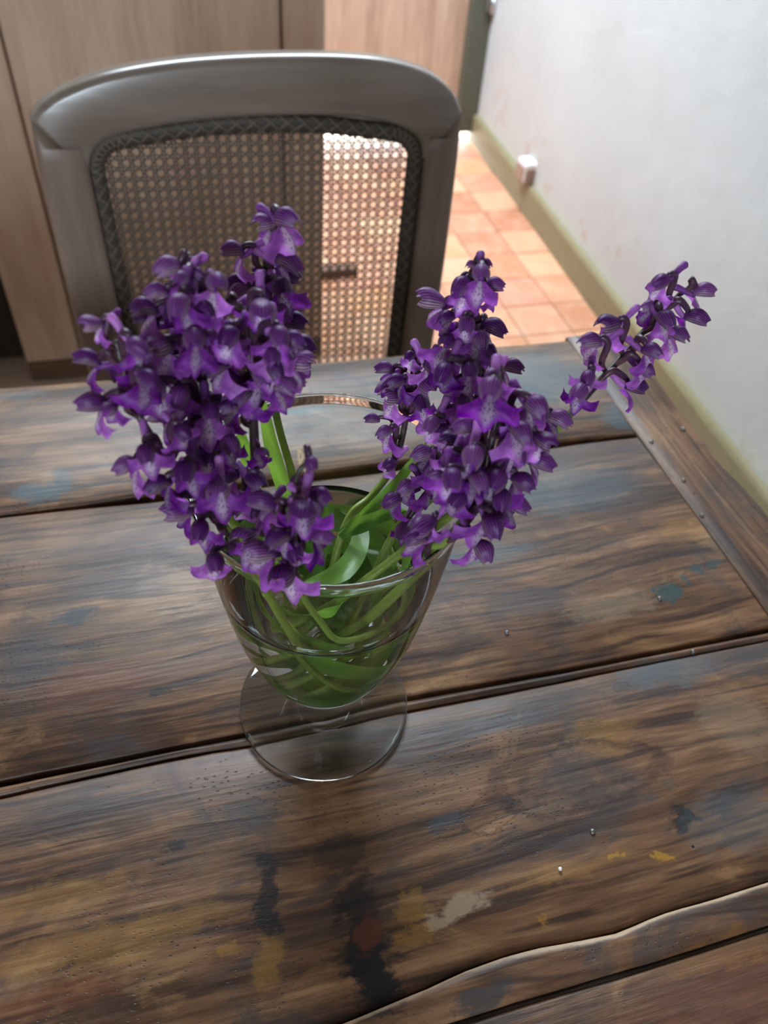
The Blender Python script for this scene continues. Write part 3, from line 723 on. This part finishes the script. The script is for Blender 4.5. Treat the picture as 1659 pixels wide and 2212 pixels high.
def cyl(th, rho, h):
    a = math.radians(th); r = bowl_r(h)*.955-.0012
    return Vector((VX+r*rho*math.cos(a), VY+r*rho*math.sin(a), Z(h)))
def pt(e):
    if e[0] == 'p': return atY(e[1], e[2], e[3])
    if e[0] == 'z': return atZ(e[1], e[2], Z(e[3]))
    return cyl(e[1], e[2], e[3])
def leaf_geo(pts, width, face=None, fold=.25, nseg=6):
    """a strap leaf along a path; face(p) gives the side its flat turns to"""
    P = catmull(pts, nseg); m = len(P); v, f, uv = [], [], []; nw = 6
    for i, p in enumerate(P):
        t = (P[min(i+1, m-1)]-P[max(i-1, 0)]).normalized(); s = i/(m-1)
        nrm = face(p) if face else Vector((0, -1, .6)); side = t.cross(nrm)
        side = side.normalized() if side.length > 1e-6 else t.orthogonal().normalized(); up = side.cross(t).normalized()
        w = width*min(1, .35+2.6*s)*max(.04, (1-s**3.2))**.8
        for k in range(nw+1):
            c = k/nw*2-1
            v.append(p+side*(c*w/2)+up*(-fold*w*.5*(1-abs(c))+.0006*math.sin(s*19+c*2))); uv.append((k/nw, s))
    for i in range(m-1):
        for k in range(nw): a = i*(nw+1)+k; f.append((a, a+1, a+nw+2, a+nw+1))
    return v, f, uv
def wall_face(p):
    d = Vector((p.x-VX, p.y-VY, 0)); d = d.normalized() if d.length > .004 else Vector((0, -1, 0)); return d+Vector((0, 0, -.45))

# each spike: stem points from the base in the bowl up to the tip, flowers (px, py, yaw, size) and leaves
SP = {}
def crop(x0, y0, k, lst): return [((x0+x*k), (y0+y*k), *r) for x, y, *r in lst]
A = lambda l: crop(160, 440, .3014, l)
B = lambda l: crop(160, 860, .3617, l)
C = lambda l: crop(770, 540, .3014, l)
D = lambda l: crop(780, 860, .2773, l)
E_ = lambda l: crop(1140, 560, .2532, l)
SP['left'] = dict(label='purple orchid spike leaning over the rim towards the wardrobe, with loose drooping lower flowers',
    stem=[('c', 330, .8, .055), ('c', 275, .86, .070), ('c', 245, .9, .100), ('p', 560, 1245, .168), ('p', 515, 1180, .170), ('p', 430, 1060, .173), ('p', 345, 970, .177), ('p', 292, 880, .182), ('p', 268, 800, .187), ('p', 250, 735, .19)],
    fl=A([(200, 880, -60, .62), (420, 1020, 60), (170, 1170, -80, .9), (480, 1280, 40), (215, 1465, -55), (300, 1460, -20, .6), (445, 1150, 50, .8), (330, 1300, -140, .8)]) +
       B([(375, 410, -60), (445, 315, 20, .9), (690, 430, 0), (570, 520, -50), (880, 550, 10), (700, 690, -70), (760, 765, 10), (835, 960, 15, .95), (1070, 850, -20), (620, 195, 40, .8), (640, 590, 120, .8)]))
SP['mid'] = dict(label='purple orchid spike with a pale tip flower, between the leaning and the thick brown-stemmed spikes',
    stem=[('c', 60, .7, .055), ('c', 120, .8, .062), ('c', 165, .6, .090), ('p', 500, 1120, .185), ('p', 475, 1010, .190), ('p', 446, 900, .196), ('p', 438, 790, .200), ('p', 430, 690, .203), ('p', 418, 610, .205), ('p', 408, 575, .206)],
    fl=A([(760, 490, -50), (800, 565, -20, .8), (850, 500, 40, .6), (790, 725, -5, 1.1), (740, 740, -80), (660, 665, -60, .8), (1000, 620, 30), (905, 790, 30), (585, 800, -60), (590, 890, -80), (870, 1005, 5, 1.1), (690, 1065, -10, 1.05), (612, 1050, -70), (780, 1350, 0, 1.05), (600, 1340, 30), (1030, 1440, -60), (1090, 930, 20), (970, 960, 10), (740, 900, -120), (720, 1240, -30), (560, 1180, -60)]) +
       B([(700, 205, 20), (800, 105, 10, 1.05), (910, 280, 20), (620, 60, -40), (560, 130, -70), (760, 320, 40)]))
SP['thick'] = dict(label='purple orchid spike with a thick brown stem standing upright over the goblet mouth',
    stem=[('c', 20, .75, .052), ('c', 330, .8, .060), ('c', 260, .55, .085), ('p', 560, 1120, .190), ('p', 552, 1000, .192), ('p', 547, 900, .194), ('p', 540, 790, .197), ('p', 531, 700, .200), ('p', 515, 655, .203)],
    fl=A([(1340, 735, 10, 1.05), (1080, 795, -50), (1450, 955, 20), (1505, 1000, 70), (1090, 1170, -60), (1150, 950, -20), (1440, 1340, 60), (1260, 1385, -10, 1.1), (1540, 1185, 75), (1310, 1240, 20), (1390, 1180, 40), (1530, 1300, 80, .9), (1130, 1060, -60), (1190, 1290, -80), (1170, 1480, -40), (1420, 1080, 10)]) +
       B([(1060, 500, 40, 1.05), (1165, 650, -30), (1100, 330, 10, .7), (960, 480, -60, .9), (1010, 620, -20, .9)]))
SP['back'] = dict(label='tallest left purple orchid spike with sparse top flowers, in front of the chair cane',
    stem=[('c', 300, .7, .055), ('c', 20, .55, .075), ('p', 655, 1090, .222), ('p', 628, 1010, .224), ('p', 597, 900, .226), ('p', 585, 800, .228), ('p', 575, 700, .230), ('p', 572, 620, .232), ('p', 578, 540, .234), ('p', 592, 480, .236)],
    fl=A([(1480, 150, 50, 1.05), (1420, 165, -30, .9), (1200, 385, -75), (1460, 440, 60), (1250, 600, -70), (1505, 560, 70), (1445, 780, 60), (1470, 620, 20), (1240, 660, -30), (1540, 880, 60), (1570, 1000, 70), (1400, 500, 130, .8), (1290, 760, -100), (1580, 1120, 60), (1510, 800, 120)]))
SP['small'] = dict(label='short deep purple orchid spike with a round closed top bud leaning on the front rim',
    stem=[('c', 20, .8, .098), ('c', 318, .88, .104), ('z', 745, 1382, .117), ('z', 690, 1335, .133), ('z', 655, 1285, .151), ('z', 645, 1252, .162), ('p', 636, 1220, .1575), ('p', 628, 1150, .158), ('p', 636, 1070, .160), ('p', 645, 1020, .161), ('p', 668, 995, .162)],
    fl=B([(1415, 375, 20, .62, 'b'), (1420, 595, 70, .95), (1360, 665, 0, 1.05), (1185, 660, -80), (1430, 840, 75), (1270, 850, -30), (1185, 945, -70, 1.05), (1290, 1050, -20, 1.1), (1330, 560, 180, .7), (1320, 900, 20, .9)]))
SP['rleft'] = dict(label='slender purple orchid spike with a pointed side bud over the back rim',
    stem=[('c', 200, .75, .058), ('c', 240, .45, .085), ('p', 745, 1135, .205), ('p', 800, 1075, .212), ('p', 848, 1010, .218), ('p', 872, 930, .221), ('p', 882, 860, .223), ('p', 893, 800, .224), ('p', 905, 765, .225)],
    fl=C([(255, 890, -80), (500, 840, 60), (470, 960, 40), (270, 1090, -60), (450, 1110, 10, 1.05), (150, 1235, -80, .75, 'b'), (240, 1310, -40, .9), (262, 1530, -30, .85), (400, 770, -30, .7), (330, 960, -50, .9), (380, 1000, 100, .8)]))
SP['center'] = dict(label='tall dark purple orchid spike with curled top buds, in front of the tiled floor',
    stem=[('c', 210, .8, .052), ('c', 260, .6, .075), ('p', 850, 1150, .196), ('z', 930, 1080, .149), ('z', 985, 990, .168), ('z', 1018, 900, .184), ('z', 1040, 820, .197), ('p', 1043, 750, .215), ('p', 1030, 690, .216), ('p', 1026, 630, .217), ('p', 1030, 585, .218)],
    fl=C([(842, 115, -50, .45, 'b'), (890, 110, 50, .5, 'b'), (800, 195, -40, .45, 'b'), (890, 210, 15), (930, 290, 65, .9), (790, 285, -15), (625, 420, -80), (680, 500, -40, .8), (770, 540, 0), (900, 560, 70), (785, 700, -60), (640, 690, -10), (1055, 870, 65, 1.05), (810, 890, -10), (650, 860, -20, 1.1), (750, 1110, 0), (560, 1240, -40), (650, 1300, -20), (700, 800, 60), (920, 720, 40, .8), (840, 640, 20), (720, 960, -60, .9), (680, 1180, -50)]) +
       D([(540, 450, -60), (550, 560, -10), (400, 700, -40), (300, 790, -55), (340, 1000, -20, .9), (520, 700, 60)]))
SP['front'] = dict(label='stout purple orchid spike with a pale lilac top leaning on the right rim',
    stem=[('c', 200, .85, .060), ('c', 255, .87, .075), ('c', 300, .85, .105), ('z', 905, 1232, .141), ('z', 952, 1183, .1635), ('z', 1012, 1110, .177), ('z', 1040, 1050, .187), ('z', 1055, 980, .197), ('z', 1070, 920, .206), ('z', 1082, 860, .214)],
    fl=C([(960, 1020, -20, 1.1), (830, 1290, -70), (770, 1420, -80), (1110, 1290, 20, 1.1), (1230, 1130, 35, 1.1), (1250, 1350, 60), (1010, 900, -30, .8), (1150, 1200, 60, .8)]) +
       D([(1050, 635, -10, 1.15), (1190, 640, 60), (1310, 500, 70, 1.05), (770, 770, -20, 1.1), (640, 665, -70), (550, 960, -60, 1.05), (970, 950, 30, 1.1), (1110, 850, 50, 1.1), (490, 1120, -60, 1.1), (885, 1150, 45, 1.05), (700, 470, -20), (850, 460, 5, 1.1), (1090, 750, 10), (1000, 880, 40), (690, 610, 0), (860, 640, 20), (1180, 430, 30, .9)]))
SP['right'] = dict(label='single purple orchid spike reaching far right past the olive baseboard and white wall',
    stem=[('c', 160, .8, .058), ('c', 230, .7, .080), ('z', 880, 1185, .138), ('z', 985, 1103, .1645), ('z', 1160, 970, .184), ('z', 1222, 905, .192), ('z', 1282, 838, .200), ('z', 1340, 775, .207), ('z', 1400, 705, .215), ('z', 1445, 660, .220), ('z', 1478, 625, .225)],
    fl=E_([(1160, 210, -60), (1410, 310, 75, .95), (1060, 440, -60, .85), (1125, 510, 10), (1340, 510, 65), (1200, 670, 50), (760, 575, -60), (585, 745, -70), (1000, 800, 50, 1.05), (940, 940, 40, .9), (830, 1095, 70), (440, 1150, -35, 1.05), (520, 990, -20, .8)]) +
       C([(1370, 1220, 65, 1.05), (1590, 1050, -20, .5)]))

def nearest(P, q):
    bi, bd = 0, 9e9
    for i, p in enumerate(P):
        x, y = project(p); d = (x-q[0])**2+(y-q[1])**2
        if d < bd: bi, bd = i, d
    return bi
from mathutils.kdtree import KDTree
from mathutils.bvhtree import BVHTree
srch = random.Random(5)
def in_r(h):
    """inner radius of the glass at a height"""
    P_ = [(hh, r) for r, hh in inner]
    if h <= P_[0][0]: return .0002
    for (a, ra), (b, rb) in zip(P_[:-1], P_[1:]):
        if h <= b: return ra+(rb-ra)*(h-a)/(b-a)
    return P_[-1][1]
def rad(p): return math.hypot(p.x-VX, p.y-VY)
def keep_in(P, r_):
    """hold a path inside the glass below the rim, and easy in its bends"""
    for it in range(4):
        for p in P:
            h = p.z-Z(0)
            if h < .1615:
                lim = in_r(min(h, .158))-r_-.0004; q = rad(p)
                if q > lim and q > 1e-6: p.x = VX+(p.x-VX)*lim/q; p.y = VY+(p.y-VY)*lim/q
        if it < 3: P[1:-1] = [P[i]*.5+(P[i-1]+P[i+1])*.25 for i in range(1, len(P)-1)]
    return P
STEM_R = {k: (.0012 if k == 'small' else (.0021 if k in ('thick', 'front') else .0017)) for k in SP}
placed = []                                   # (point, radius) of stems already laid
for key, S in SP.items():
    rs = STEM_R[key]; best = None
    kd = KDTree(max(1, len(placed)))
    for i, (p, r) in enumerate(placed): kd.insert(p, i)
    kd.balance()
    for tr_ in range(160):
        es = []
        for e in S['stem']:
            if e[0] == 'c' and tr_:
                g = min(1, tr_/60)
                e = ('c', e[1]+srch.uniform(-50, 50)*g, min(.92, max(.12, e[2]+srch.uniform(-.45, .3)*g)), max(.046, e[3]+srch.uniform(-.012, .02)*g))
            es.append(e)
        P = keep_in(catmull([pt(e) for e in es], 8), rs*1.1)
        pen = 0.
        if placed:
            for p in P:
                _, i, d = kd.find(p); pen += max(0, rs*1.1+placed[i][1]+.0004-d)
        if best is None or pen < best[0]: best = (pen, P)
        if pen == 0: break
    S['P'] = best[1]; placed += [(p, rs*1.1) for p in best[1]]

def nearest(P, q):
    bi, bd = 0, 9e9
    for i, p in enumerate(P):
        x, y = project(p); d = (x-q[0])**2+(y-q[1])**2
        if d < bd: bi, bd = i, d
    return bi
FL = []
for key, S in SP.items():
    P = S['P']; m = len(P)
    base = min(P, key=lambda p: p.z).copy()
    root = thing('orchid', base, S['label'], 'flower', 'cut orchid spikes in the goblet'); S['root'] = root
    rs = STEM_R[key]
    MB().tube(P, lambda t: rs*(1.12-.62*t), 10).build('stem', MT['stem'], root)
    lo_i = next(i for i, p in enumerate(P) if p.z > Z(.158)) if key != 'small' else m//3
    for fe in S['fl']:
        x, y, yaw = fe[0], fe[1], fe[2]; size = fe[3] if len(fe) > 3 else 1.0; bud = len(fe) > 4
        ib = max(nearest(P, (x, y)), lo_i); ps = P[ib]
        yawr = math.radians(yaw+rnd.uniform(-12, 12))
        fwd = NH*math.cos(yawr)+RH*math.sin(yawr)
        T = atY(x, y, ps.y + fwd.y*.0085*size)
        fd = (fwd + Vector((0, 0, -rnd.uniform(-.05, .35)))).normalized()
        up = Vector((0, 0, 1)) + RH*rnd.uniform(-.22, .22); rt = fd.cross(up).normalized(); up = rt.cross(fd)
        sc_ = size*1.0*rnd.uniform(.94, 1.07)
        parts = [('hood', HOODS[rnd.randrange(6) if (bud or rnd.random() < .86) else rnd.randrange(6, 9)], rnd.uniform(-.1, .3), rnd.uniform(-.2, .2))]
        if not bud:
            parts.append(('lip', LIPS[rnd.randrange(len(LIPS))], rnd.uniform(-.35, .3), rnd.uniform(-.3, .3))); parts.append(('spur', SPURS[rnd.randrange(4)], 0., 0.))
        FL.append(dict(root=root, P=P, ib=ib, T=T, d=ray(x, y).normalized(), fwd=fwd, fd=fd, up=up, rt=rt, sc=sc_, size=size, parts=parts, sh=0.))
def frame(F, T):
    m_ = Matrix((F['rt'], F['fd'], F['up'])).transposed().to_4x4(); m_.translation = T
    return m_ @ Matrix.Scale(F['sc'], 4)
def ovary_path(F, T):
    a0 = F['P'][max(F['ib']-3, 0)]; out = T-a0; out.z = 0; out = out.normalized() if out.length > 1e-5 else F['fwd']
    hgt = T + F['up']*.0036*F['size'] - F['fd']*.0012
    return catmull([a0, a0+out*.003+Vector((0, 0, .004)), (a0+hgt)/2+Vector((0, 0, .0045)), hgt, T+F['up']*.0012*F['size']], 4)
# crowded flowers give way to each other in depth
for it in range(40):
    cen = [F['T']+F['d']*F['sh']+F['fd']*.003*F['size']-F['up']*.001*F['size'] for F in FL]
    for i in range(len(FL)):
        for j in range(i):
            v = cen[i]-cen[j]; lim = .0088*(FL[i]['size']+FL[j]['size'])/2
            if v.length_squared < lim*lim:
                ov = lim-v.length; sg = 1 if v.dot(FL[i]['d']) > 0 else -1; q = .12*ov
                FL[i]['sh'] = max(-.008, min(.008, FL[i]['sh']+sg*q)); FL[j]['sh'] = max(-.008, min(.008, FL[j]['sh']-sg*q))
def clash(F, T):
    """points of a flower that would lie in the glass of the bowl"""
    m_ = frame(F, T); n_ = 0; pts_ = ovary_path(F, T)[2:]
    for nm, me, tl, rl in F['parts']:
        mm = m_ @ Euler((tl, rl, 0)).to_matrix().to_4x4(); pts_ += [mm @ v.co for v in me.vertices]
    for p in pts_:
        h = p.z-Z(0)
        if h < .1625 and in_r(min(h, .158))-.0012 < rad(p) < bowl_r(h)+.0022: n_ += 1
    return n_
for F in FL:
    T = F['T']+F['d']*F['sh']; best = (clash(F, T), T)
    for k in range(1, 26):
        if best[0] == 0: break
        for sg in (-1, 1):
            if sg > 0 and k > 6: continue
            T2 = T+F['d']*(.0008*k*sg); c_ = clash(F, T2)
            if c_ < best[0]: best = (c_, T2)
    T = best[1]; Mf = frame(F, T)
    ob = MB().tube(ovary_path(F, T), lambda t: (.00075+.00055*math.sin(math.pi*min(1, t*1.1)))*(.6+.4*F['size']), 7)
    fo = ob.build('flower', MT['ovary'], F['root'])
    for nm, me, tl, rl in F['parts']:
        o = bpy.data.objects.new(nm, me); COL.objects.link(o); o.parent = fo; o.matrix_parent_inverse = Matrix.Identity(4)
        o.matrix_basis = Mf @ Euler((tl, rl, 0)).to_matrix().to_4x4()
nf = len(FL)
# leaves (parts of the spike they grow on)
LV = [('left', [('c', 200, .9, .118), ('c', 225, .93, .098), ('c', 255, .94, .078), ('c', 290, .95, .062), ('c', 330, .95, .056), ('c', 10, .9, .058)], .015),
      ('left', [('c', 185, .9, .090), ('c', 215, .94, .072), ('c', 250, .95, .058), ('c', 290, .95, .052), ('c', 330, .95, .055), ('c', 355, .92, .070)], .013),
      ('thick', [('c', 170, .85, .085), ('c', 205, .95, .066), ('c', 245, .95, .052), ('c', 285, .94, .046), ('c', 325, .95, .050), ('c', 5, .95, .060)], .014),
      ('front', [('c', 330, .85, .125), ('c', 318, .9, .100), ('c', 300, .92, .082), ('c', 262, .9, .070), ('c', 225, .92, .066), ('c', 190, .9, .070)], .014),
      ('front', [('c', 315, .8, .118), ('c', 300, .75, .108), ('c', 265, .72, .098), ('c', 225, .8, .086), ('c', 190, .88, .076)], .011),
      ('small', [('c', 285, .84, .101), ('c', 320, .90, .098), ('c', 352, .90, .098), ('c', 30, .9, .098)], .007),
      ('back', [('c', 160, .55, .150), ('c', 130, .62, .130), ('c', 80, .55, .108), ('c', 20, .6, .092), ('c', 320, .8, .080), ('c', 270, .88, .075)], .012),
      ('back', [('c', 110, .7, .112), ('c', 60, .66, .106), ('c', 10, .62, .102), ('c', 320, .6, .100), ('c', 280, .5, .098)], .012),
      ('center', [('c', 30, .75, .109), ('c', 70, .55, .107), ('c', 150, .35, .104), ('c', 215, .55, .098), ('c', 250, .72, .088)], .013),
      ('center', [('c', 350, .85, .108), ('c', 20, .6, .106), ('c', 100, .25, .104), ('c', 190, .55, .102), ('c', 215, .8, .094)], .012),
      ('right', [('c', 10, .55, .125), ('c', 345, .35, .115), ('c', 260, .35, .106), ('c', 215, .65, .098), ('c', 190, .88, .086)], .012),
      ('rleft', [('c', 60, .55, .120), ('c', 80, .35, .112), ('c', 190, .25, .104), ('c', 230, .65, .092), ('c', 265, .86, .080)], .011),
      ('mid', [('c', 175, .8, .130), ('c', 168, .8, .110), ('c', 150, .86, .088), ('c', 110, .9, .070), ('c', 60, .9, .062), ('c', 20, .9, .060)], .013),
      ('mid', [('c', 120, .8, .100), ('c', 90, .9, .082), ('c', 50, .92, .068), ('c', 10, .92, .060), ('c', 330, .9, .056)], .014),
      ('thick', [('c', 140, .85, .095), ('c', 100, .9, .078), ('c', 55, .9, .074), ('c', 15, .88, .080), ('c', 335, .9, .090)], .013),
      ('mid', [('c', 150, .7, .112), ('c', 190, .75, .109), ('c', 240, .78, .104), ('c', 290, .8, .100), ('c', 330, .82, .098), ('c', 10, .85, .100)], .013),
      ('left', [('c', 220, .8, .112), ('c', 250, .55, .108), ('c', 320, .4, .106), ('c', 20, .6, .104), ('c', 45, .85, .098)], .013),
      ('right', [('c', 60, .85, .110), ('c', 100, .75, .108), ('c', 140, .7, .104), ('c', 180, .8, .098), ('c', 215, .9, .088)], .014),
      ('front', [('c', 320, .7, .112), ('c', 0, .7, .110), ('c', 45, .72, .107), ('c', 90, .75, .102), ('c', 130, .85, .094)], .013),
      ('thick', [('c', 100, .4, .110), ('c', 60, .2, .106), ('c', 330, .35, .098), ('c', 290, .6, .088), ('c', 260, .85, .076)], .014),
      ('back', [('c', 200, .5, .095), ('c', 150, .3, .088), ('c', 60, .4, .08), ('c', 10, .7, .072), ('c', 330, .9, .064)], .016),
      ('center', [('c', 250, .5, .09), ('c', 290, .45, .084), ('c', 350, .55, .078), ('c', 40, .75, .072), ('c', 80, .9, .066)], .016),
      ('mid', [('c', 140, .55, .104), ('c', 200, .4, .100), ('c', 280, .35, .096), ('c', 340, .55, .092), ('c', 20, .8, .086)], .017),
      ('front', [('c', 330, .6, .106), ('c', 30, .35, .102), ('c', 110, .3, .098), ('c', 160, .55, .092), ('c', 190, .8, .084)], .017),
      ('left', [('c', 230, .65, .100), ('c', 280, .5, .094), ('c', 330, .5, .088), ('c', 20, .6, .082), ('c', 60, .85, .074)], .017),
      ('center', [('c', 60, .6, .110), ('c', 85, .55, .106), ('c', 120, .6, .100), ('c', 165, .7, .090), ('c', 205, .85, .078)], .016),
      ('right', [('c', 0, .7, .100), ('c', 330, .5, .092), ('c', 270, .4, .084), ('c', 210, .55, .074), ('c', 170, .8, .064)], .018),
      ('back', [('c', 90, .6, .074), ('c', 20, .4, .068), ('c', 300, .4, .062), ('c', 240, .6, .058), ('c', 200, .8, .056)], .018),
      ('thick', [('c', 180, .6, .070), ('c', 110, .4, .064), ('c', 40, .4, .060), ('c', 340, .6, .056), ('c', 310, .8, .056)], .018),
      ('rleft', [('c', 90, .7, .088), ('c', 45, .85, .08), ('c', 5, .9, .072), ('c', 320, .93, .066), ('c', 275, .92, .062)], .012)]
up_face = lambda p: Vector((-.2, -1, .7))
UPR = [('back', [('p', 640, 1120, .215), ('p', 612, 1050, .218), ('p', 590, 980, .220), ('p', 574, 905, .222), ('p', 560, 840, .224)], .0062),
                     ('mid', [('p', 560, 1090, .205), ('p', 545, 1030, .207), ('p', 528, 965, .208), ('p', 512, 910, .210)], .0055),
                     ('center', [('p', 735, 1150, .196), ('p', 790, 1110, .203), ('p', 850, 1050, .209), ('p', 890, 1000, .212), ('p', 925, 950, .214)], .0046),
                     ('right', [('p', 735, 1160, .192), ('p', 790, 1130, .198), ('p', 840, 1110, .202), ('p', 885, 1105, .205)], .0062)]

lie_face = lambda p: Vector((0, -.45, 1))
laid = [(k, BVHTree.FromPolygons(t_.v, t_.f)) for k, t_ in ((k, MB().tube(S['P'], lambda t, r=STEM_R[k]: r*(1.12-.62*t)+.0002, 8)) for k, S in SP.items())]
def fits(key, v, f):
    n_ = 0
    for p in v:
        h = p.z-Z(0)
        if h < .1615 and rad(p) > in_r(min(h, .158))-.0004: n_ += 2
        if h < .0385: n_ += 2
    b_ = BVHTree.FromPolygons(v, f)
    for k, t_ in laid:
        c_ = len(b_.overlap(t_))
        n_ += c_
    return n_, b_
# every leaf is shifted and turned until it lies free of the stems, the glass and the leaves already there
for kind, (key, pts_, w) in [('up', e) for e in UPR]+[('in', e) for e in LV]:
    best = None; inner_ = kind == 'in' and sum(e[2] for e in pts_)/len(pts_) < .74
    face, fold = (up_face, .3) if kind == 'up' else ((lie_face if inner_ else wall_face), .18)
    for tr_ in range(90):
        g = min(1, tr_/35); ww = w*(1.15 if inner_ else 1.)*(1-.45*g*srch.random() if tr_ else 1)
        if kind == 'up':
            dy = srch.uniform(-.016, .016)*g; es = [('p', e[1], e[2], e[3]+dy) for e in pts_]
        else:
            dt, dr, dh, tl = srch.uniform(-60, 60)*g, srch.uniform(-.3, .12)*g, srch.uniform(-.022, .02)*g, srch.uniform(-.012, .012)*g
            keep = max(3, len(pts_)-(tr_ > 45)-(tr_ > 70))
            es = [('c', e[1]+dt, min(.9, max(.1, e[2]+dr)), min(.15, max(.047, e[3]+dh+tl*(i/len(pts_)-.5)*2))) for i, e in enumerate(pts_)][:keep]
        v, f, uv = leaf_geo([pt(e) for e in es], ww, face, fold)
        if kind == 'in':
            for p in v:
                h = p.z-Z(0)
                if h < .1615:
                    lim = in_r(min(h, .158))-.0008; q = rad(p)
                    if q > lim: p.x = VX+(p.x-VX)*lim/q; p.y = VY+(p.y-VY)*lim/q
        n_, b_ = fits(key, v, f)
        if best is None or n_ < best[0]: best = (n_, v, f, uv, b_)
        if n_ == 0: break
    laid.append((key, best[4]))
    link('leaf', mesh('leaf', best[1], best[2], MT['leaf'], best[3]), SP[key]['root'])
# withered thread by the small spike
tw = catmull([atY(x, y, .1625) for x, y in ((655, 1040), (659, 1018), (650, 1000), (655, 985), (646, 970), (647, 998), (653, 1008))], 5)
MB().tube(tw, .00035, 6).build('tendril', MT['dry'], SP['small']['root'])
print('flowers', nf)
